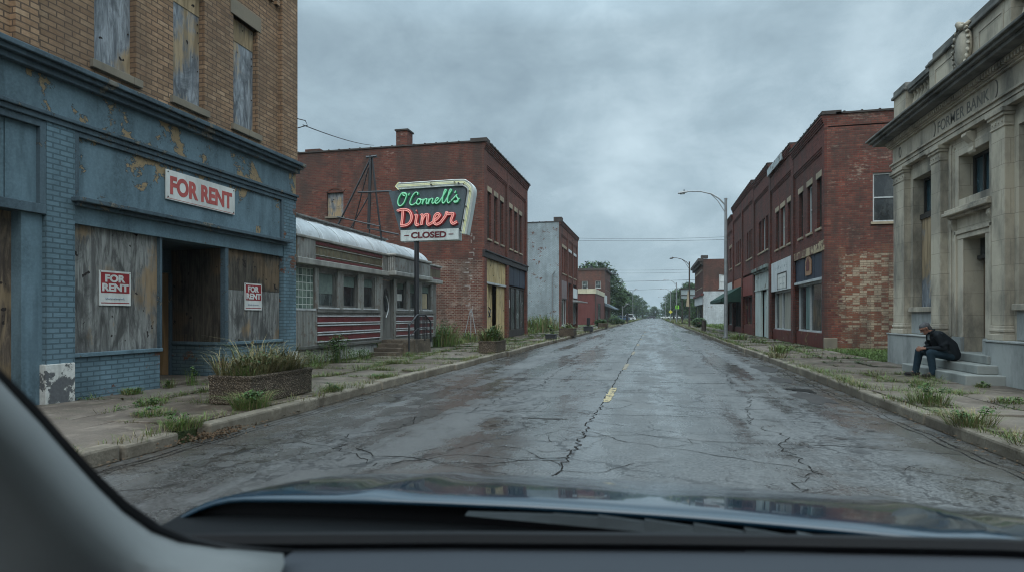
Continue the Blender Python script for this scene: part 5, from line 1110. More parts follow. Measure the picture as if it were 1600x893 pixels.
# ------------------------------------------------------------------ ground, road, pavements
XC0, XC1 = -5.1, 3.43
def setting():
    tag(MB().box(-900, -300, -.5, 900, 1500, -.06).build('ground', 'lawn'), kind='structure')
    m = MB(); xs = [XC0 - .05 + (XC1 - XC0 + .1) * i / 40 for i in range(41)]; ys = [-14 + 2.5 * k for k in range(0, 180)]
    rows = [[(x, y, .03 * (1 - ((x + .83) / 4.3) ** 2) - .03 + .006 * mnoise.noise((x * .8, y * .5, 0))) for x in xs] for y in ys]
    road = tag(m.grid(rows).build('road', 'asphalt', smooth=True), kind='structure')
    def rz(x, y): return .03 * (1 - ((x + .83) / 4.3) ** 2) - .03 + .006 * mnoise.noise((x * .8, y * .5, 0))
    def ribbon(mb, pts, w, dz=.004, seed=1, jag=.06, seg=.12):
        rr = random.Random(seed); P = []
        for (x0, y0), (x1, y1) in zip(pts[:-1], pts[1:]):
            n = max(1, int(math.hypot(x1 - x0, y1 - y0) / seg))
            for k in range(n): u = k / n; P.append((x0 + (x1 - x0) * u + rr.uniform(-jag, jag) * .6, y0 + (y1 - y0) * u + rr.uniform(-jag, jag) * .6))
        P.append(pts[-1])
        for i in range(len(P) - 1):
            (x0, y0), (x1, y1) = P[i], P[i + 1]; tx, ty = x1 - x0, y1 - y0; L = math.hypot(tx, ty) or 1; nx, ny = -ty / L, tx / L
            w0 = w * .72 * rr.uniform(.3, 1.3); w1 = w * .72 * rr.uniform(.3, 1.3)
            mb.quad((x0 - nx * w0, y0 - ny * w0, rz(x0, y0) + dz), (x1 - nx * w1, y1 - ny * w1, rz(x1, y1) + dz), (x1 + nx * w1, y1 + ny * w1, rz(x1, y1) + dz), (x0 + nx * w0, y0 + ny * w0, rz(x0, y0) + dz))
        return P
    c = MB(); rr = random.Random(11)
    cl = ribbon(c, [(-.86, 2.5), (-.87, 5.2), (-.8, 6.2), (-.83, 8), (-.79, 9.6)], .012, seed=2, jag=.07, seg=.07)
    ribbon(c, [(-.8, 9.6), (-.82, 14), (-.8, 22), (-.84, 34), (-.83, 60)], .014, seed=3, jag=.05, seg=.3)
    for i, (x, y) in enumerate(cl[::6]):
        d = rr.choice((-1, 1)); ribbon(c, [(x, y), (x + d * rr.uniform(.15, .4), y + rr.uniform(-.2, .3)), (x + d * rr.uniform(.3, .9), y + rr.uniform(-.3, .5))], .006, seed=50 + i, jag=.05, seg=.08)
    for (y, a, b, sd) in ((5.55, -3.1, -.85, 5), (7.2, -.8, 3.2, 6), (8.8, -3.3, 2.2, 7), (9.7, .2, 3.1, 8), (11.3, -4.6, 3.3, 9), (13.4, -3.8, 3.2, 10), (15.7, -4.8, 3.3, 11), (18.5, -4.9, 3.2, 12), (22, -4.9, 3.3, 13), (26, -4.9, 3.3, 14), (31, -4.9, 3.3, 15), (37, -4.9, 3.3, 16), (44, -4.9, 3.3, 17), (53, -4.9, 3.3, 18), (65, -4.9, 3.3, 19), (80, -4.9, 3.3, 20)):
        n = 6; pts = [(a + (b - a) * k / n, y + rr.uniform(-.12, .12) + (.3 * (k - 3) ** 2 / 9 if sd == 5 else 0)) for k in range(n + 1)]; ribbon(c, pts, .009 if y < 12 else .014 + y * .0003, seed=sd, jag=.05, seg=.14 if y < 20 else .4)
    # long wandering cracks in each lane
    ribbon(c, [(1.22, 4.6), (1.15, 5.4), (1.45, 6.0), (1.3, 7.0), (1.5, 7.6), (1.25, 8.5), (1.35, 9.6), (1.6, 11), (1.5, 12.6), (1.7, 15), (1.6, 19), (1.75, 26)], .008, seed=30, jag=.11, seg=.08)
    ribbon(c, [(-2.5, 5.3), (-3.3, 5.9), (-3.55, 6.6), (-3.1, 7.2), (-3.2, 7.9), (-2.6, 8.6), (-2.5, 10.5), (-2.2, 12), (-2.4, 15), (-2.2, 20)], .008, seed=31, jag=.11, seg=.08)
    ribbon(c, [(-3.3, 5.9), (-3.9, 6.1), (-4.4, 5.8), (-5.0, 5.9)], .008, seed=32); ribbon(c, [(-.85, 6.0), (-1.3, 5.75), (-1.9, 5.9), (-2.5, 5.3)], .01, seed=33)
    ribbon(c, [(-.8, 7.4), (-.3, 6.9), (.3, 6.6), (1.45, 6.0)], .008, seed=34); ribbon(c, [(-.8, 7.5), (-.2, 7.4), (.5, 6.95)], .006, seed=35); ribbon(c, [(-.84, 5.6), (-1.3, 6.2), (-2.0, 6.5)], .006, seed=36)
    for k in range(90):
        x, y = rr.uniform(-4.6, 3), rr.uniform(4, 30); d = rr.uniform(.3, 1.1); an = rr.uniform(0, 6.28)
        ribbon(c, [(x, y), (x + d * .5 * math.cos(an), y + d * .5 * math.sin(an) * .6), (x + d * math.cos(an + .5), y + d * math.sin(an + .5) * .6)], .0045, seed=100 + k, jag=.05)
    for x in (3.15, 3.25): ribbon(c, [(x, 2), (x - .05, 12), (x, 40)], .012, seed=40, jag=.05, seg=.25)
    for x in (-4.85, -4.95): ribbon(c, [(x, 3), (x + .05, 14), (x, 50)], .012, seed=41, jag=.05, seg=.25)
    c.build('crack_lines', 'crack', road)
    p = MB(); 
    for (x, y, sx, sy) in ((2.7, 11.5, .28, .75), (2.75, 14.5, .22, .6), (2.1, 7.7, .07, .05), (2.6, 8.3, .06, .04), (-1.5, 8.2, .3, .05), (2.9, 17.5, .3, 1.0)):
        pts = []
        for k in range(14):
            a = 2 * math.pi * k / 14; q = 1 + .3 * rr.uniform(-1, 1); xx, yy = x + sx * q * math.cos(a), y + sy * q * math.sin(a); pts.append((xx, yy, rz(xx, yy) + .0045))
        n = len(p.v); p.v += pts; p.f.append(tuple(range(n, n + 14))); p.mi.append(0)
    p.build('worn_patch', 'seal', road)
    p = MB(); q = [(2.42, 12.75), (2.62, 12.42), (2.78, 12.3), (2.9, 12.08), (2.94, 12.75), (2.7, 12.86)]; p.v += [(x, y, rz(x, y) + .009) for x, y in q]; p.f.append(tuple(range(6))); p.mi.append(0); p.build('sunken_patch', 'crack', road)
    l = MB()
    for y0 in (10.0, 16.1, 22.4, 29, 36.5, 44, 52):
        n = 10
        for k in range(n):
            a, b = y0 + 2.0 * k / n, y0 + 2.0 * (k + 1) / n; w0 = .06 * rr.uniform(.7, 1.15)
            l.quad((-.76 - w0, a, rz(-.76, a) + .006), (-.76 + w0, a, rz(-.76, a) + .006), (-.76 + w0, b, rz(-.76, b) + .006), (-.76 - w0, b, rz(-.76, b) + .006))
        if y0 < 11: l.build('centre_line', 'yellow', road); l = MB()
    l.build('centre_line', 'yellow_faded', road)
    # verges under and behind the pavements
    tag(MB().box(-300, -30, -.05, XC0 - .15, 430, .085).build('lawn', 'lawn'), kind='structure')
    tag(MB().box(XC1 + .15, -30, -.05, 300, 430, .085).build('lawn', 'lawn'), kind='structure')
    # kerbs
    for X, sgn in ((XC0, -1), (XC1, 1)):
        m = MB(); y = -6.0; rr = random.Random(21 if sgn < 0 else 22)
        while y < 118:
            L = rr.uniform(1.7, 2.8); gap = .035
            if sgn < 0 and y < 5.75 < y + L: L = 5.75 - y
            if sgn < 0 and abs(y - 5.75) < .01: y = 6.12; L = 2.4
            o = rr.uniform(-.03, .03); h = .135 + rr.uniform(-.02, .012)
            if sgn < 0 and abs(y - 6.12) < .01: o = .05
            a, b = X + o, X + o + sgn * .2; lo, hi = min(a, b), max(a, b)
            m.box(lo, y, -.05, hi, y + L - gap, h); y += L
        tag(m.build('kerb', 'kerb', bevel=.03), kind='structure')
    # slabs
    for X0, X1, name, sd in ((XC0 - .2, XL + .0, 'pavement', 3), (XC1 + .2, 6.3, 'pavement', 4)):
        rr = random.Random(sd); m = MB(); a, b = min(X0, X1), max(X0, X1); y = -6.0
        while y < 106:
            L = rr.uniform(1.5, 2.1); cut = [a, a + (b - a) * rr.choice((.5, .46, .56)), b] if rr.random() < .85 else [a, b]
            if rr.random() < .25: cut = [a, a + (b - a) * .34, a + (b - a) * .68, b]
            for x0, x1 in zip(cut[:-1], cut[1:]):
                g = rr.uniform(.012, .034); z = .125 + rr.uniform(-.018, .01); tl = [z + rr.uniform(-.024, .018) for _ in range(4)]
                if rr.random() < .5 and y < 40:      # broken slab in two
                    u = rr.uniform(.3, .7); k = rr.uniform(-.15, .15)
                    for (ya, yb, ka, kb) in ((y, y + L * u, 0, k), (y + L * u, y + L, k, 0)):
                        m.hexa([(x0 + g, ya + g, .07), (x1 - g, ya + g + ka, .07), (x1 - g, yb - .012 + kb, .07), (x0 + g, yb - .012, .07), (x0 + g, ya + g, tl[0]), (x1 - g, ya + g + ka, tl[1]), (x1 - g, yb - .012 + kb, tl[2]), (x0 + g, yb - .012, tl[3])])
                else: m.hexa([(x0 + g, y + g, .07), (x1 - g, y + g, .07), (x1 - g, y + L - g, .07), (x0 + g, y + L - g, .07), (x0 + g, y + g, tl[0]), (x1 - g, y + g, tl[1]), (x1 - g, y + L - g, tl[2]), (x0 + g, y + L - g, tl[3])])
                weeds_at.append((x0, y, x0, y + L)); weeds_at.append((x0, y, x1, y))
            y += L
        tag(m.build(name, 'concrete', bevel=.006), kind='structure')
    tag(MB().box(XL, -8, .03, XC0 - .19, 106, .098).box(XC1 + .19, -8, .03, 6.28, 106, .098).build('joint_dirt', 'soil'), kind='structure')
weeds_at = []
setting()

# ------------------------------------------------------------------ greenery
def blades(mb, x, y, z, r, h, n, rr, lean=.5, w=.006, cols=(0, 0, 1, 2)):
    if y < 20: w *= .62; n = int(n * 1.7); lean *= 1.25
    for _ in range(n):
        a = rr.uniform(0, 6.28); q = r * math.sqrt(rr.random()); bx, by = x + q * math.cos(a), y + q * math.sin(a)
        hh = h * rr.uniform(.45, 1.1); d = a + rr.uniform(-.9, .9); L = hh * lean * rr.uniform(.3, 1.5); ww = w * rr.uniform(.6, 1.4)
        tx, ty = -math.sin(d) * ww, math.cos(d) * ww; mb.cur = rr.choice(cols)
        p0 = (bx, by, z); p1 = (bx + math.cos(d) * L * .35, by + math.sin(d) * L * .35, z + hh * .65); p2 = (bx + math.cos(d) * L, by + math.sin(d) * L, z + hh * (1 - .25 * min(1, L / hh)))
        mb.quad((p0[0] - tx, p0[1] - ty, p0[2]), (p0[0] + tx, p0[1] + ty, p0[2]), (p1[0] + tx * .8, p1[1] + ty * .8, p1[2]), (p1[0] - tx * .8, p1[1] - ty * .8, p1[2]))
        mb.tri((p1[0] - tx * .8, p1[1] - ty * .8, p1[2]), (p1[0] + tx * .8, p1[1] + ty * .8, p1[2]), p2)
def leaves(mb, x, y, z, rx, ry, rz, n, s, rr, cols=(0, 1, 2), flat=.3, hollow=.5):
    for _ in range(n):
        u, v, w = rr.gauss(0, 1), rr.gauss(0, 1), rr.gauss(0, 1); L = math.sqrt(u * u + v * v + w * w) or 1; q = rr.uniform(hollow, 1) ; px_, py_, pz_ = x + u / L * rx * q, y + v / L * ry * q, z + w / L * rz * q
        a = Vector((rr.uniform(-1, 1), rr.uniform(-1, 1), rr.uniform(-flat, flat))).normalized(); b = a.cross(Vector((rr.uniform(-.6, .6), rr.uniform(-.6, .6), 1))).normalized(); ss = s * rr.uniform(.6, 1.4); mb.cur = rr.choice(cols)
        P = Vector((px_, py_, pz_)); mb.quad(tuple(P - a * ss), tuple(P - b * ss * .5), tuple(P + a * ss), tuple(P + b * ss * .5))
GM = ['grass1', 'grass2', 'grass3']; LM = ['leaf1', 'leaf2', 'leaf3']
def greens():
    rr = random.Random(9); m = MB()
    for (x0, y0, x1, y1) in weeds_at:
        L = math.hypot(x1 - x0, y1 - y0)
        if y0 < 3 or y0 > 105: continue
        dens = mnoise.noise((x0 * .35, y0 * .22, 3.3)) * 1.3 + .1
        for _ in range(int(L * (17 if y0 < 35 else 9))):
            if rr.random() > .3 + dens: continue
            u = rr.random(); x, y = x0 + (x1 - x0) * u + rr.gauss(0, .04), y0 + (y1 - y0) * u + rr.gauss(0, .04)
            if x < XL + .05 or x > 6.25: continue
            if 4.9 < x and 12 < y < 16.5 and x > 5.5: continue
            if x < -7.7 and 13.6 < y < 24.4 and rr.random() < .2: continue
            h = .05 + .2 * rr.random() ** 2.6; blades(m, x, y, .095, .06 + h * .5, h, 16 if y < 30 else 8, rr, 1.1, .005 if y < 30 else .01, (0, 0, 1, 1, 2))
    lm = MB()
    for (x0, y0, x1, y1) in weeds_at:                                 # low broad-leaved mats in the joints
        L = math.hypot(x1 - x0, y1 - y0)
        if y0 < 3 or y0 > 60: continue
        for _ in range(int(L * 5.5)):
            u = rr.random(); x, y = x0 + (x1 - x0) * u + rr.gauss(0, .03), y0 + (y1 - y0) * u + rr.gauss(0, .03)
            if x < XL + .05 or x > 6.25 or mnoise.noise((x * .5, y * .35, 9.1)) < -.08: continue
            if x > 5.5 and 12.5 < y < 16.2: continue
            q = rr.uniform(.04, .13); leaves(lm, x, y, .125 + q * .15, q, q * rr.uniform(.6, 1.8), .03 + q * .25, int(26 + q * 320), rr.uniform(.007, .013) * (1 if y < 20 else 1.7), rr, rr.choice(((0, 1), (0, 2), (1, 1), (0, 3), (3, 3, 1))), flat=.5, hollow=.1)
    tag(lm.build('ground_cover', LM + ['litter']), kind='stuff', label='low leafy mats and dead bits in the joints of the pavement')
    for X, sg in ((XC0 - .1, -1), (XC1 + .1, 1)):                     # along the kerb
        y = 3.5
        while y < 110:
            k = 1 if y < 30 else 2
            if rr.random() < .55 + .5 * mnoise.noise((X, y * .3, 1.7)): 
                h = rr.uniform(.08, .2) if y < 40 else rr.uniform(.1, .28); blades(m, X + sg * rr.uniform(-.04, .25), y, .1, .12 * k, h, 18, rr, .8, .005 * k, (0, 1, 1, 2, 2))
            y += rr.uniform(.1, .35) * k
    tag(m.build('weeds', GM), kind='stuff', label='short weeds and grass growing in the pavement joints and along the kerbs')
    # grass of the empty lots
    m = MB()
    for _ in range(2600):
        x, y = rr.uniform(-13, XL - .1), rr.uniform(24.5, 30); blades(m, x, y, .085, .1, rr.uniform(.08, .3), 6, rr, .5, .012, (0, 0, 1, 2))
    for _ in range(2200): blades(m, rr.uniform(6.35, 11), rr.uniform(18.8, 25.7), .085, .1, rr.uniform(.06, .16), 7, rr, .6, .008, (0, 0, 0, 1))
    for _ in range(1500): blades(m, rr.uniform(-14, XL - .1), rr.uniform(41.5, 55.9), .085, .2, rr.uniform(.2, .7), 6, rr, .5, .025, (0, 0, 1, 2))
    for _ in range(1300): blades(m, rr.uniform(6.4, 14), rr.uniform(59, 86.5), .085, .2, rr.uniform(.15, .5), 6, rr, .5, .03, (0, 0, 1))
    for _ in range(1500): blades(m, rr.uniform(-14, XC0 - .2), rr.uniform(104, 230), .085, .4, rr.uniform(.1, .4), 5, rr, .6, .06, (0, 1, 2))
    for _ in range(1500): blades(m, rr.uniform(XC1 + .2, 13), rr.uniform(104, 230), .085, .4, rr.uniform(.1, .4), 5, rr, .6, .06, (0, 1, 2))
    tag(m.build('grass', GM), kind='stuff', label='rough grass of the empty lots between the buildings')
    def weed(x, y, r, h, n, label, z=.11, lean=.7, lf=0, w=.006, cols=(0, 0, 1, 2), name='weed_clump'):
        mb = MB(); blades(mb, x, y, z, r, h, n, rr, lean, w, cols)
        o = mb.build(name, GM, None, loc=(x, y, z)); tag(o, label, 'plant')
        if lf:
            l = MB(); 
            for k in range(max(3, lf // 25)):
                a = rr.uniform(0, 6.28); q = rr.uniform(0, r); hx, hy, hz_ = x + q * math.cos(a), y + q * math.sin(a), z + h * rr.uniform(.3, 1.05); l.tube([(x + q * .3 * math.cos(a), y + q * .3 * math.sin(a), z), (hx, hy, hz_)], .004, 4); leaves(l, hx, hy, hz_ - h * .12, r * .35, r * .35, h * .22, 25, .022 + .02 * h, rr)
            l.build('leaf_sprays', LM, o)
        return o
    weed(-5.42, 7.35, .22, .3, 240, 'leafy green weed clump at the kerb in front of the large planter', lf=260, lean=.9)
    weed(-5.28, 5.95, .2, .17, 170, 'grass tuft beside the gap in the left kerb', lf=90)
    weed(-7.0, 7.3, .2, .13, 110, 'low grass tuft on the slabs in front of the whitewashed pier foot', lf=120)
    weed(-8.35, 8.3, .16, .14, 130, 'green tuft under the large boarded window', lf=60)
    weed(-8.3, 9.6, .09, .4, 22, 'tall single stalk weed beside the recessed entrance', lf=110, lean=.3)
    weed(-8.4, 9.15, .09, .22, 40, 'small weed at the corner of the blue brick bulkhead', lf=50)
    weed(-6.3, 6.6, .26, .11, 120, 'flat grass patch on the near left pavement slabs', lf=150)
    weed(-5.35, 9.35, .2, .18, 120, 'weed tuft at the far end of the large planter', lf=100)
    weed(-8.5, 15.2, .38, .75, 60, 'bushy knee high weed against the diner foundation', lf=750, lean=.4)
    weed(-8.5, 16.5, .35, .35, 90, 'low leafy weeds between the bush and the diner steps', lf=350)
    weed(-8.45, 14.0, .3, .45, 120, 'rambling weeds at the corner between the blue shop and the diner', lf=250)
    weed(-5.5, 11.6, .25, .14, 150, 'grass tuft near the kerb opposite the bushy weed', lf=90)
    weed(-7.6, 18.1, .2, .2, 90, 'weeds at the foot of the diner handrail', lf=60)
    weed(-8.9, 24.8, .7, 1.1, 200, 'tall wild weeds at the far end of the diner', lf=700, lean=.4, w=.012)
    weed(-9.6, 26.5, .9, .9, 300, 'shaggy grass clump in front of the brick side wall', lf=300, lean=.4, w=.012)
    weed(-8.9, 28.8, .6, .6, 160, 'low weeds beside the wooden stakes', lf=250, w=.012)
    weed(-9.5, 48, 1.5, 1.3, 300, 'tall weeds before the pale blue side wall', lf=500, lean=.3, w=.03); weed(-9.4, 54, 1.1, 1.5, 200, 'dark bushy weeds at the corner of the pale blue wall', lf=400, lean=.3, w=.03)
    weed(3.6, 8.15, .24, .26, 170, 'weed clump growing over the right kerb nearest the car', lean=1.2, lf=150, cols=(0, 1, 2, 2)); weed(3.85, 9.9, .24, .3, 180, 'leafy weed clump at the right kerb in front of the seated man', lf=180, lean=.9)
    weed(5.1, 10.4, .22, .12, 120, 'low weeds on the slab below the bank pedestal', lf=60); weed(4.6, 12.2, .15, .12, 70, 'small weed in front of the bank steps', lf=40)
    weed(5.75, 12.6, .12, .12, 60, 'weeds at the near corner of the bottom bank step', lf=40)
    weed(4.2, 22.5, .3, .35, 140, 'weed tuft on the right pavement before the corner shop', w=.012); weed(3.7, 20, .25, .25, 90, 'dry yellow weeds at the broken right kerb', cols=(2, 2, 1), w=.01); weed(4.4, 34.5, .5, .45, 160, 'weeds around the foot of the nearest street lamp', w=.015)
    # dead leaves in the gutters
    m = MB()
    for _ in range(900):
        sd = rr.random() < .5; x = (XC0 + abs(rr.gauss(0, .12)) + .02) if sd else (XC1 - abs(rr.gauss(0, .12)) - .02); y = 3.5 + 40 * rr.random() ** 1.6; z = .008 + rr.random() * .012; s_ = rr.uniform(.012, .035); a = rr.uniform(0, 6.28)
        m.quad((x - s_ * math.cos(a), y - s_ * math.sin(a), z), (x + s_ * .5 * math.sin(a), y - s_ * .5 * math.cos(a), z + .01), (x + s_ * math.cos(a), y + s_ * math.sin(a), z), (x - s_ * .5 * math.sin(a), y + s_ * .5 * math.cos(a), z + .004))
    for _ in range(320):
        x, y = -5.0 + rr.gauss(0, .12), 6.1 + rr.gauss(0, .3); z = .01 + rr.random() * .04; s_ = rr.uniform(.01, .026); a = rr.uniform(0, 6.28)
        m.quad((x - s_ * math.cos(a), y - s_ * math.sin(a), z), (x + s_ * .5 * math.sin(a), y - s_ * .5 * math.cos(a), z + .02), (x + s_ * math.cos(a), y + s_ * math.sin(a), z), (x - s_ * .5 * math.sin(a), y + s_ * .5 * math.cos(a), z))
    tag(m.build('leaf_litter', 'litter'), kind='stuff', label='dead leaves lying in the gutters')
greens()
# planters
def planter(x0, x1, y0, y1, h, label, grass, mat='plantercon', lf=0, taper=.0, group='planters standing along the left kerb', gh=.3, z0=.125, cols=(0, 0, 1, 2), post=False):
    rr = random.Random(int(y0 * 7)); t = thing('planter', ((x0 + x1) / 2, (y0 + y1) / 2, z0), label, 'planter', group); m = MB(); w = .07; k = taper
    def ring(z, i, o): return [(x0 + i - o, y0 + i - o, z), (x1 - i + o, y0 + i - o, z), (x1 - i + o, y1 - i + o, z), (x0 + i - o, y1 - i + o, z)]
    A, B, Cc, D, E_ = ring(z0, k, 0), ring(z0 + h * .8, 0, 0), ring(z0 + h, 0, .02), ring(z0 + h, w, 0), ring(z0 + h - .08, w, 0)
    for P, Q in ((A, B), (B, Cc), (Cc, D), (D, E_)):
        for i in range(4): m.quad(P[i], P[(i + 1) % 4], Q[(i + 1) % 4], Q[i])
    m.quad(*E_); m.quad(*A); bm_ = m.build('planter_box', mat, t)
    bmm = bmesh.new(); bmm.from_mesh(bm_.data); bmesh.ops.remove_doubles(bmm, verts=bmm.verts, dist=1e-4); bmesh.ops.recalc_face_normals(bmm, faces=bmm.faces); bmm.to_mesh(bm_.data); bmm.free()
    b = bm_.modifiers.new('b', 'BEVEL'); b.width = .03; b.segments = 3
    MB().box(x0 + w, y0 + w, z0 + h - .1, x1 - w, y1 - w, z0 + h - .05).build('soil', 'soil', t)
    g = MB(); n = int(grass)
    for _ in range(n // 8):
        gx, gy = rr.uniform(x0 + w, x1 - w), rr.uniform(y0 + w, y1 - w); kk = max(.15, .62 + 1.5 * mnoise.noise((gx * 2.2, gy * 1.7, 5.5))); 
        if kk < .3 and rr.random() < .5: continue
        blades(g, gx, gy, z0 + h - .06, .05, gh * kk * rr.uniform(.5, 1.25), 8, rr, 1.1, .006 + .0004 * y0, cols if kk < .8 else cols[-3:])
    if n: g.build('grass_tuft', GM, t)
    if lf: l = MB(); leaves(l, (x0 + x1) / 2, (y0 + y1) / 2, z0 + h + gh * .35, (x1 - x0) * .45, (y1 - y0) * .45, gh * .6, lf, .03 + .001 * y0, rr, hollow=.1); l.build('foliage', LM, t)
    return t
planter(-6.27, -5.57, 7.55, 9.15, .42, 'large weathered aggregate concrete planter with long grass by the boarded shop', 1500, lf=260, gh=.36, cols=(0, 0, 1, 2, 2))
planter(-5.87, -5.22, 20.05, 21.35, .42, 'small brown concrete planter with bushy grass past the diner steps', 900, lf=500, gh=.55)
planter(-5.75, -5.2, 32.5, 33.1, .3, 'small black pot with a thin plant, nearest the pair of far planters', 60, 'black', lf=120, gh=.6)
planter(-5.9, -4.95, 38.3, 39.8, .5, 'long brown planter with low grass beyond the small black pot', 350, lf=150, gh=.35)
planter(-5.6, -4.9, 49.5, 50.5, .45, 'dark planter box with a stump in it, third beyond the small black pot', 40, 'black', lf=60, gh=.2)
planter(-5.9, -4.9, 66, 67.6, .5, 'far brown planter with olive grass near the low red building', 250, lf=250, gh=.6)
def misc():
    rr = random.Random(31)
    t = thing('tree_stump', (-5.25, 50, .5), 'short dark post standing in the far dark planter box', 'post'); MB().tube([(-5.25, 50, .5), (-5.25, 50, 1.25)], .14, 8).build('trunk', 'black', t)
    # stakes leaning at the brick wall
    t = thing('wooden_stakes', (-8.3, 29.5, .1), 'grey wooden stakes leaning together in the grass by the brick corner', 'stakes')
    for a in (-.35, .05, .4): MB().tube([(-9.0 + a, 29.2, .1), (-9.0 + a * .1, 29.4, 1.7)], .022, 5).build('stake', 'steel', t)
    # bush, post and car beyond
    for (x, y, r, h, lab, dry) in ((-5.6, 90, 1.0, 1.3, 'round yellow green bush at the far left kerb', True), (-6.5, 76, .8, .9, 'low dark bush before the low red building', False), (-5.4, 101, .9, .8, 'small olive bush beyond the yellow green bush', True), (4.9, 71, .9, 1.1, 'dark clipped bush by the far street lamp', False)):
        m = MB(); leaves(m, x, y, .1 + h * .5, r, r, h * .55, 1400, .1, rr, (2, 2, 2, 0) if dry else (0, 1, 1), hollow=.55); o = m.build('bush', LM, None, loc=(x, y, .1)); tag(o, lab, 'bush')
    t = thing('litter_bin', (4.0, 52.5, .12), 'dark weathered post stump at the right kerb', 'post'); t.name = 'old_post'; MB().tube([(4.0, 52.5, .1), (4.0, 52.5, 1.0)], [.2, .16], 8).build('shaft', 'rusty', t); MB().tube([(4.0, 52.5, 1.0), (4.0, 52.5, 1.06)], .19, 8).build('top_cap', 'rusty', t)
    t = thing('old_post', (-5.3, 126, .1), 'dark bollard far along the left kerb', 'post'); MB().tube([(-5.3, 126, .1), (-5.3, 126, 1.9)], .22, 8).build('shaft', 'black', t); MB().tube([(-5.3, 126, 1.9), (-5.3, 126, 2.0)], .28, 8).build('top_cap', 'black', t)
    # far parked vehicles
    def car(x, y, rz_, col, label, van=False):
        t = thing('parked_car', (x, y, .02), label, 'car', 'cars parked far down the street'); H = 1.45 if not van else 2.0; L, W = 4.5, 1.8
        pr = [(-2.2, .35), (-2.25, .75), (-1.9, .95), (-1.0, 1.0), (-.5, H), (1.2, H), (1.9, 1.0), (2.2, .95), (2.25, .4)]
        m = MB().prism([(x + p, y - W / 2, z) for p, z in pr], (0, W, 0)); m.build('body', col, t, bevel=.05)
        m = MB().prism([(x + p, y - W / 2 - .01, z) for p, z in ((-.85, 1.02), (-.45, H - .1), (1.1, H - .1), (1.7, 1.02))], (0, W + .02, 0)); m.build('side_window', 'glass', t)
        for px_ in (-1.4, 1.4):
            for s in (-1, 1): w = MB().tube([(x + px_, y + s * (W / 2 - .1), .34), (x + px_, y + s * (W / 2 + .03), .34)], .33, 12).build('wheel', 'black', t)
        t.rotation_euler = (0, 0, 0)
    M['car_blue'] = mflat('car_blue', (.06, .1, .17), .3, coat=.6); M['car_white'] = mflat('car_white', (.6, .62, .62), .3, coat=.6); M['car_dark'] = mflat('car_dark', (.03, .03, .035), .3, coat=.6)
    car(-8.2, 158, 0, 'car_blue', 'blue car parked across the far left verge'); car(-7.2, 176, 0, 'car_white', 'white van parked beyond the blue car on the left', True); car(-12.5, 129, 0, 'car_dark', 'dark car under the trees on the left', False)
    car(-1.5, 318, 0, 'car_dark', 'dark car crossing the far end of the street'); car(5.2, 300, 0, 'car_white', 'white car right of the far end of the street'); car(10.8, 318, 0, 'car_white', 'white car farthest right behind the trunks')
    # lamps
    def lamp(x, y, label, h=7.9, side=-1, mat='steel', arm=2.1):
        t = thing('street_lamp', (x, y, .1), label, 'street lamp', 'street lamps along the street')
        MB().tube([(x, y, .1), (x, y, .3), (x, y, h)], [.13, .11, .075], 10).build('pole', mat, t); MB().tube([(x, y, .1), (x, y, .2)], .2, 8).build('base', mat, t)
        MB().tube([(x, y, h - .35), (x + side * .35, y, h + .05), (x + side * .8, y, h + .35), (x + side * 1.4, y, h + .52), (x + side * arm, y, h + .55)], [.045, .042, .04, .035, .03], 6).build('arm', mat, t)
        MB().tube([(x, y, h - .8), (x + side * .45, y, h - .05), (x + side * .8, y, h + .32)], .022, 5).build('brace', mat, t); MB().tube([(x, y, h), (x, y, h + .06)], .09, 8).build('pole_cap', mat, t)
        e = x + side * arm; m = MB(); m.hexa([(e, y - .09, h + .5), (e + side * .55, y - .13, h + .44), (e + side * .55, y + .13, h + .44), (e, y + .09, h + .5), (e, y - .06, h + .6), (e + side * .5, y - .08, h + .55), (e + side * .5, y + .08, h + .55), (e, y + .06, h + .6)])
        hd = m.build('lamp_head', mat, t, bevel=.02); MB().box(e + side * .3 - .14, y - .09, h + .4, e + side * .3 + .14, y + .09, h + .45).build('lens', 'glass_dusty', hd, bevel=.02); MB().tube([(e + side * .2, y, h + .58), (e + side * .2, y, h + .66)], .035, 6).build('photocell', 'black', hd)
        return t
    lamp(4.0, 36.7, 'nearest tall grey street lamp with curved arm in front of the brick row', 8.05)
    lamp(4.0, 73.6, 'dark street lamp, second nearest on the right kerb', 7.6, mat='rusty', arm=1.7)
    lamp(4.0, 115, 'third street lamp on the right with a green sign on its pole', 7.4, arm=1.9)
    for y, l in ((156, 'fourth street lamp on the right'), (222, 'farthest street lamp on the right')): lamp(4.0, y, l, 7.6)
    lamp(-5.7, 171, 'pale street lamp on the left before the trees', 8.3, 1, arm=.45)
    lamp(-5.9, 118, 'short pale pole lamp on the left near the grey awning', 3.2, 1, arm=.5)
    M['sign_green'] = mflat('lime_green_sign', (.2, .5, .06), .5, var=.05); M['sign_yellow'] = mflat('yellow_sign', (.5, .5, .08), .5, var=.05)
    for (x, y, z, mt, lab, cat) in ((4.0, 114.8, 3.0, 'sign_green', 'lime green crossing sign on the third lamp pole', 'sign'), (3.75, 150, 2.4, 'sign_yellow', 'yellow green diamond sign on a post by the fourth lamp', 'sign')):
        t = thing('road_sign', (x, y, z), lab, cat); MB().prism([(x + .1 + .48 * a, y, z + .48 * b) for a, b in ((0, -1), (1, 0), (0, 1), (-1, 0))] if mt == 'sign_yellow' else [(x - .22, y, z - .32), (x + .42, y, z - .32), (x + .42, y, z + .32), (x - .22, y, z + .32)], (0, .03, 0)).build('sign_plate', mt, t)
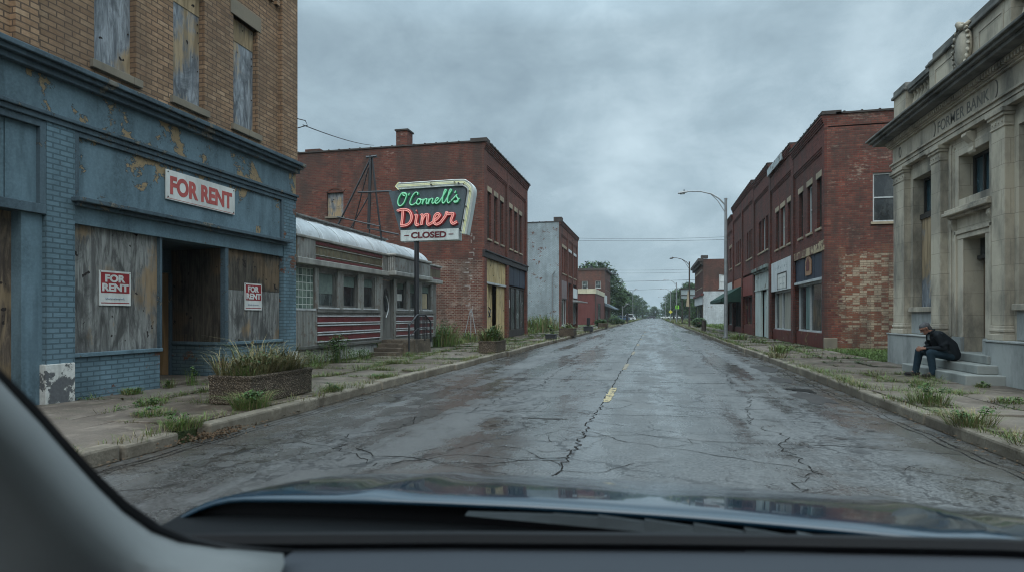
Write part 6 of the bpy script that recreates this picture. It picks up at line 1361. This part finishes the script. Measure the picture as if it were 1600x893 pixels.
        if mt == 'sign_yellow': MB().tube([(x + .1, y + .06, .1), (x + .1, y + .06, z + .3)], .04, 6).build('post', 'steel', t)
        else: MB().prism([(x + .0, y - .01, z - .25), (x + .15, y - .01, z - .25), (x + .2, y - .01, z + .2), (x + .08, y - .01, z + .3), (x - .02, y - .01, z + .2)], (0, .005, 0)).build('pictogram', 'black', t)
    t = thing('pennant_sign', (3.7, 74, 2.8), 'small faded pennant sign on the dark lamp pole', 'sign'); MB().prism([(3.62, 73.4, 2.5), (3.98, 73.4, 2.5), (3.9, 73.4, 4.3), (3.8, 73.4, 4.3)], (0, .03, 0)).build('plate', 'tan_trim', t)
    # wires
    def wire(a, b, sag, label, r=.018):
        A, B = Vector(a), Vector(b); n = 20; pts = []
        for k in range(n + 1):
            u = k / n; p = A.lerp(B, u); p.z -= sag * 4 * u * (1 - u); pts.append(tuple(p))
        o = MB().tube(pts, r, 5).build('overhead_wire', 'black', None, loc=a); tag(o, label, 'wire', 'overhead wires crossing the street')
    wire((XL, 64, 9.6), (XR, 57, 8.4), .15, 'highest of the wires crossing between the brick buildings', .012); wire((XL, 64, 9.35), (XR, 57, 8.15), .1, 'second highest wire crossing between the brick buildings', .014)
    wire((-14, 122, 10.6), (16, 120, 10.4), .3, 'thin wire just above the far roofs', .02); wire((-14, 120.5, 9.9), (16, 118, 9.75), .3, 'thin wire level with the far roof edge', .02)
    wire((-30, 128, 8.9), (20, 125, 8.9), .5, 'thick dark wire above the second lamp', .035); wire((-30, 160, 7.7), (30, 158, 9.4), .4, 'lowest far wire sloping up to the right', .028)
    wire((XL + .25, 13.3, 6.05), (-14.6, 30.0, 10.5), .1, 'service wire from the blue shop corner to the brick building roof', .014)
misc()
# trees
def trees():
    rr = random.Random(77); protos = []
    for p in range(3):
        t = thing('tree', (0, 0, 0), 'x', 'tree', 'trees closing the far end of the street'); m = MB(); H = 10
        m.tube([(0, 0, -.2), (.1, .05, 1.2), (.0, .1, 2.6), (.1, 0, 5)], [.34, .26, .22, .14], 7)
        limbs = []
        for k in range(7):
            a = k * .9 + rr.uniform(-.3, .3); z = 2.2 + .35 * k; e = (2.6 * math.cos(a), 2.6 * math.sin(a), z + rr.uniform(1.5, 3)); limbs.append(e); m.tube([(.05, .05, z), (e[0] * .5, e[1] * .5, z + .9), e], [.13, .09, .04], 5)
        m.build('trunk', 'bark', t, smooth=True)
        c = MB()
        for k in range(78):
            a = rr.uniform(0, 6.28); zz = rr.uniform(1.9, 9.2); f = math.sin(min(1, (zz - .8) / 8.8) * math.pi) ** .6; q = rr.uniform(.35, 1) * 3.9 * f; s_ = rr.uniform(.7, 1.35)
            leaves(c, q * math.cos(a), q * math.sin(a), zz, s_ * 1.15, s_ * 1.15, s_ * .85, 80, .25, rr, ((0, 0, 1), (1, 1, 0), (0, 2, 0))[k % 3], hollow=.45)
        c.build('crown', LM, t); protos.append(t)
    spots = [(-12.5, 135, 1.4, 'nearest broad tree on the left beyond the brick buildings'), (-10.5, 147, 1.1, 'tree on the left right behind the nearest broad one'), (-12, 166, 1.05, 'third tree on the left down the street'), (-9.5, 186, .98, 'fourth tree on the left down the street'), (-10, 215, 1.0, 'fifth tree on the left down the street'), (-17, 155, 1.1, 'tree set back from the left verge'), (-19, 200, 1.2, 'tall tree set far back on the left'), (-8.5, 250, .95, 'slim tree near the far left end'), (-14, 280, 1.1, 'tree at the far left corner'),
             (9.8, 132, .62, 'lowest tree on the right, behind the billboard'), (10.5, 142, .86, 'first tall tree on the right beyond the brick building'), (9.5, 166, 1.0, 'second tall tree on the right'), (8.5, 192, 1.05, 'third tall tree on the right'), (8, 225, 1.05, 'fourth tall tree on the right'), (16, 165, 1.15, 'tree set back behind the billboard'), (8.5, 275, .95, 'slim tree near the far right end'), (18, 250, 1.2, 'tree set far back on the right'),
             (-6, 345, 1.0, 'left tree of those closing the street end'), (0, 352, .72, 'low middle tree closing the street end'), (6.5, 350, .9, 'right tree of those closing the street end'), (14, 345, 1.1, 'rightmost tree closing the street end'), (-15, 340, 1.1, 'leftmost tree closing the street end'), (7.6, 118, .35, 'small dark tree beside the far brick building'), (-17, 180, 1.35, 'tall tree behind the third one beyond the brick buildings'), (13, 208, 1.25, 'tall tree rising behind the roadside row'), (7.5, 250, 1.15, 'broad tree close to the road near the far end'), (-8.5, 300, 1.2, 'broad tree just before the end of the street')]
    for i, (x, y, s, lab) in enumerate(spots):
        o = protos[i] if i < 3 else copy_tree(protos[i % 3]); o.location = (x, y, .06); o.scale = (s, s, s * rr.uniform(.95, 1.05)); o.rotation_euler = (0, 0, rr.uniform(0, 6.28)); o['label'] = lab
    m = MB()
    for _ in range(9000): 
        x = rr.choice((rr.uniform(-60, -17), rr.uniform(15, 60), rr.uniform(-60, 60))); y = rr.uniform(350, 375) if abs(x) < 20 else rr.uniform(170, 375); leaves(m, x, y, .3 + rr.random() ** 1.3 * 5.2, 1.6, 1.6, 1.3, 6, .5, rr, (0, 1, 1), hollow=.2)
    tag(m.build('undergrowth', LM), kind='stuff', label='dark undergrowth below the far trees')
trees()

# ------------------------------------------------------------------ the car the photograph is taken from
def own_car():
    M['paint_blue'] = mflat('wet_dark_blue_paint', (.006, .022, .038), .16, var=.2, coat=.75, spec=.3, metal=0)
    M['trim_grey'] = mflat('pillar_fabric', (.16, .165, .163), .9, var=.06, scale=20); M['dash'] = mflat('dash_vinyl', (.036, .04, .047), .75, var=.1, spec=.2); M['rubber'] = mflat('black_rubber', (.005, .005, .006), .5, var=0, spec=.2); M['cowl'] = mflat('black_cowl', (.006, .007, .008), .6, var=0, spec=.12)
    s = NT('windshield_glass'); s.t.nodes.remove(s.b); tr = s.n('ShaderNodeBsdfTransparent'); tr.inputs[0].default_value = (.955, .97, .965, 1); s.t.links.new(tr.outputs[0], s.out.inputs[0]); M['windshield'] = s.m
    t = thing('car', (0, .6, 0), 'dark blue car seen from inside, its wet hood, grey pillar and dashboard along the bottom', 'car')
    def hz(X, Y):
        l = abs(X) / 1.04; q = Y - 1.12; return 1.05 - .10 * q - .135 * q * q - .045 * l * l - .07 * max(0, (l - .8) / .2) ** 2
    xs = [-1.04 + 2.08 * k / 60 for k in range(61)]; ys = [1.12 + .06 * k for k in range(24)]
    rows = [[(x, y, hz(x, y) + (.006 * math.exp(-((abs(x) - .55) / .05) ** 2))) for x in xs] for y in ys]
    rows.insert(0, [(x, 1.108, hz(x, 1.12) - .009) for x in xs]); rows.insert(1, [(x, 1.11, hz(x, 1.12) - .003) for x in xs])
    MB().grid(rows).build('hood', 'paint_blue', t, smooth=True, solid=-.004)
    f = MB()
    for sg in (-1, 1):
        r = [[(sg * (1.04 + .03 * math.sin(k / 5 * 1.57)), y, hz(1.04, y) - .09 * k) for k in range(6)] for y in [.9 + .12 * j for j in range(16)]]; f.grid(r)
    f.build('fender', 'paint_blue', t, smooth=True)
    f = MB(); r = [[(x, 2.5 + .12 * math.sin(k / 4 * 1.57), hz(x, 2.5) - .13 * k) for x in xs] for k in range(5)]; f.grid(r).build('front_panel', 'paint_blue', t, smooth=True)
    c = MB(); c.grid([[(x, y, .985 - .03 * (x * x) + dz) for x in [-1.0 + .1 * k for k in range(21)]] for y, dz in ((1.4, -.12), (1.16, .02), (1.08, .01), (.9, .0), (.78, .02))]); c.build('cowl', 'cowl', t, smooth=True)
    MB().grid([[(x, 1.125, hz(x, 1.12) - .012) for x in xs], [(x, 1.13, .9) for x in xs]]).build('rear_seal', 'rubber', t)
    for (a, b, nm) in (((-.33, 1.06, 1.043), (.3, 1.045, 1.04), 'wiper'), ((.14, 1.03, 1.026), (.82, 1.03, 1.012), 'wiper')):
        A, B = Vector(a), Vector(b); w = MB()
        for q in range(8):
            u0, u1 = q / 8, (q + 1) / 8; P0, P1 = A.lerp(B, u0), A.lerp(B, u1); h0, h1 = .016 * min(1, .1 + u0 * 2.6), .016 * min(1, .1 + u1 * 2.6) * (1 - .5 * u1)
            w.hexa([tuple(P0 + Vector((0, -.02, 0))), tuple(P1 + Vector((0, -.02, 0))), tuple(P1 + Vector((0, .008, 0))), tuple(P0 + Vector((0, .008, 0))), tuple(P0 + Vector((0, -.008, h0))), tuple(P1 + Vector((0, -.008, h1))), tuple(P1 + Vector((0, .002, h1))), tuple(P0 + Vector((0, .002, h0)))]); o = w.build(nm, M['wiper'], t); MB().tube([(a[0], a[1] + .02, a[2] - .008), (b[0], b[1] + .02, b[2] - .006)], .005, 5).build('wiper_blade', 'rubber', o)
    fo = [(-.618, .338, 1.515), (-.626, .398, 1.435), (-.629, .469, 1.348), (-.621, .502, 1.304), (-.624, .532, 1.268), (-.617, .564, 1.224), (-.607, .598, 1.18), (-.593, .632, 1.143), (-.57, .658, 1.12), (-.536, .686, 1.103), (-.461, .714, 1.093)]
    fi = [(-.625, .331, 1.499), (-.636, .391, 1.415), (-.632, .463, 1.33), (-.626, .496, 1.285), (-.629, .526, 1.249), (-.623, .558, 1.204), (-.617, .59, 1.164), (-.606, .623, 1.129), (-.586, .649, 1.108), (-.549, .678, 1.092), (-.477, .71, 1.081)]
    tm = [(-.624, .316, 1.477), (-.616, .359, 1.396), (-.591, .406, 1.318), (-.583, .429, 1.28), (-.581, .45, 1.249), (-.575, .472, 1.212), (-.571, .493, 1.18), (-.566, .515, 1.151), (-.554, .538, 1.125), (-.516, .567, 1.102), (-.454, .602, 1.086)]
    tf = [(-.739, .341, 1.449), (-.745, .391, 1.35), (-.733, .445, 1.244), (-.719, .469, 1.2), (-.71, .491, 1.163), (-.691, .516, 1.114), (-.677, .54, 1.073), (-.665, .563, 1.045), (-.642, .579, 1.021), (-.585, .603, 1.001), (-.51, .63, .987)]
    inner = [fo, fi]; MB().grid(inner).build('windshield_border', 'rubber', t, smooth=True, solid=.006)
    mids = [[tuple(Vector(a).lerp(Vector(b), u) + Vector((.03 * math.sin(u * math.pi), -.015 * math.sin(u * math.pi), .0))) for a, b in zip(fi, tm)] for u in (0, .25, .5, .75, 1)]
    mids2 = [[tuple(Vector(a).lerp(Vector(b), u) + Vector((.012 * math.sin(u * math.pi), 0, 0))) for a, b in zip(tm, tf)] for u in (.33, .66, 1)]
    MB().grid(mids + mids2).build('pillar_trim', 'trim_grey', t, smooth=True, solid=.01)
    df = [(-.725, .714, 1.066), (-.575, .749, 1.068), (-.425, .784, 1.069), (-.275, .819, 1.07), (-.125, .854, 1.069), (.025, .889, 1.068), (.175, .924, 1.066), (.324, .959, 1.063), (.474, .994, 1.06), (.624, 1.02, 1.055), (.85, 1.0, 1.05)]
    d = MB(); d.grid([[(x, y, z) for x, y, z in df], [(x * .98, y - .06, z + .002) for x, y, z in df], [(x * .95, y - .2, z + .0) for x, y, z in df], [(x * .93, y - .32, z - .02) for x, y, z in df], [(x * .92, y - .38, z - .2) for x, y, z in df]])
    dd = d.build('dashboard', 'dash', t, smooth=True)
    MB().tube([(x, y + .005, z + .012) for x, y, z in df], .012, 6).build('dash_seal', 'rubber', t)
    v = MB().tube([(.45, .86, 1.068), (.75, .87, 1.062)], .012, 6); v.build('vent', 'rubber', dd)
    g = [[(-.58 + 1.3 * k / 10, .28, 1.66) for k in range(11)], [(-.6 + 1.36 * k / 10, .45, 1.46) for k in range(11)], [(-.6 + 1.42 * k / 10, .68 + .06 * math.sin(k / 10 * 3.14), 1.22) for k in range(11)], [(-.56 + 1.42 * k / 10, .76 + .16 * math.sin(min(1, k / 9) * 2.2), 1.085) for k in range(11)]]
    MB().grid(g).build('windshield', 'windshield', t, smooth=True)
    MB().box(-.62, -1.2, 1.66, .85, .3, 1.7).build('roof', 'trim_grey', t)
    MB().box(-.72, -1.2, .3, -.64, .3, 1.12).box(.9, -1.2, .3, .98, .3, 1.12).build('door_card', 'dash', t)
M['wiper'] = mflat('dusty_wiper', (.05, .058, .062), .55)
own_car()

# ------------------------------------------------------------------ sky, light, camera
def world():
    w = bpy.data.worlds.new('World'); SC.world = w; w.use_nodes = True; t = w.node_tree; t.nodes.clear()
    N = lambda k, **a: (lambda x: ([setattr(x, q, v) for q, v in a.items()], x)[1])(t.nodes.new(k)); Lk = t.links.new
    out = N('ShaderNodeOutputWorld'); bg = N('ShaderNodeBackground'); Lk(bg.outputs[0], out.inputs[0]); bg.inputs[1].default_value = .13
    sky = N('ShaderNodeTexSky', sky_type='NISHITA'); sky.sun_disc = False; sky.sun_elevation = rad(52); sky.sun_rotation = rad(195); sky.dust_density = 5; sky.air_density = 1
    tc = N('ShaderNodeTexCoord'); sx = N('ShaderNodeSeparateXYZ'); Lk(tc.outputs['Generated'], sx.inputs[0])
    def mth(op, a, b=0.0, cl=False):
        x = N('ShaderNodeMath', operation=op, use_clamp=cl)
        for i, v in enumerate((a, b)):
            if isinstance(v, (int, float)): x.inputs[i].default_value = v
            else: Lk(v, x.inputs[i])
        return x.outputs[0]
    zz = mth('MAXIMUM', sx.outputs[2], 0.0); dn = mth('ADD', zz, .5); cx = mth('DIVIDE', sx.outputs[0], dn); cy = mth('DIVIDE', sx.outputs[1], dn)
    cb = N('ShaderNodeCombineXYZ'); Lk(sx.outputs[0], cb.inputs[0]); Lk(sx.outputs[1], cb.inputs[1]); Lk(mth('MULTIPLY', zz, 1.7), cb.inputs[2])
    def noise(sc, det, off, dist=.4, rough=.5):
        mp = N('ShaderNodeMapping'); Lk(cb.outputs[0], mp.inputs[0]); mp.inputs[1].default_value = off; x = N('ShaderNodeTexNoise'); Lk(mp.outputs[0], x.inputs['Vector'])
        x.inputs['Scale'].default_value = sc; x.inputs['Detail'].default_value = det; x.inputs['Distortion'].default_value = dist; x.inputs['Roughness'].default_value = rough; return x.outputs['Fac']
    a = noise(1.6, 4, (13.75, 2.2, 0), .25, .5); b = noise(6.5, 10, (4, 2, 0), .2, .62)
    f = mth('ADD', mth('MULTIPLY', a, .68), mth('MULTIPLY', b, .32))
    rp = N('ShaderNodeValToRGB'); Lk(f, rp.inputs[0]); e = rp.color_ramp.elements; e.new(.5)
    for q, (p, c) in zip(e, ((.37, (1.68, 2.27, 2.7)), (.5, (2.5, 3.27, 3.78)), (.62, (3.75, 4.65, 5.2)))): q.position = p; q.color = tuple(c) + (1,)
    up = N('ShaderNodeMapRange'); Lk(zz, up.inputs[0]); up.inputs[1].default_value = .42; up.inputs[2].default_value = 1.0; up.inputs[3].default_value = 1.0; up.inputs[4].default_value = 5.4
    vm = N('ShaderNodeVectorMath', operation='SCALE'); Lk(rp.outputs[0], vm.inputs[0]); Lk(up.outputs[0], vm.inputs[3])
    mx = N('ShaderNodeMix', data_type='RGBA'); mx.inputs[0].default_value = .06; Lk(vm.outputs[0], mx.inputs[6]); Lk(sky.outputs[0], mx.inputs[7]); Lk(mx.outputs[2], bg.inputs[0])
world()
s = bpy.data.lights.new('sun', 'SUN'); s.energy = 1.5; s.angle = rad(70); s.color = (1, .97, .93); o = bpy.data.objects.new('sun', s); C.objects.link(o)
o.rotation_euler = (rad(38), 0, rad(15)); tag(o, kind='helper')
cam = bpy.data.cameras.new('camera'); co = bpy.data.objects.new('camera', cam); C.objects.link(co); SC.camera = co
cam.sensor_width = 36; cam.lens = 36 * 950 / 1600; cam.clip_start = .02; cam.clip_end = 3000
cam.shift_y = (493 - 446.5) / 1600
co.location = (0, 0, 1.4); co.rotation_euler = (rad(90), 0, math.atan(222 / 950))
cam.dof.use_dof = True; cam.dof.focus_distance = 22; cam.dof.aperture_fstop = 3.6
HAZE = True
if HAZE:
    s = NT('haze'); s.t.nodes.remove(s.b); v = s.n('ShaderNodeVolumePrincipled'); v.inputs['Color'].default_value = (.78, .86, .92, 1); v.inputs['Density'].default_value = .0003; v.inputs['Anisotropy'].default_value = 0
    s.t.links.new(v.outputs[0], s.out.inputs['Volume']); M['haze'] = s.m
    h = MB().box(-930, -330, -1.5, 930, 1530, 17).build('haze', 'haze'); tag(h, kind='stuff', label='thin grey mist between here and the far trees')
SC.render.engine = 'CYCLES'; SC.cycles.max_bounces = 6; SC.cycles.diffuse_bounces = 3; SC.cycles.glossy_bounces = 3; SC.cycles.transparent_max_bounces = 6; SC.cycles.volume_bounces = 0
SC.cycles.use_denoising = True; SC.cycles.filter_width = 1.05; SC.cycles.caustics_reflective = False; SC.cycles.caustics_refractive = False; SC.cycles.sample_clamp_indirect = 6
vs = SC.view_settings; vs.view_transform = 'Standard'; vs.look = 'None'; vs.exposure = .35; vs.gamma = 1; vs.use_curve_mapping = False
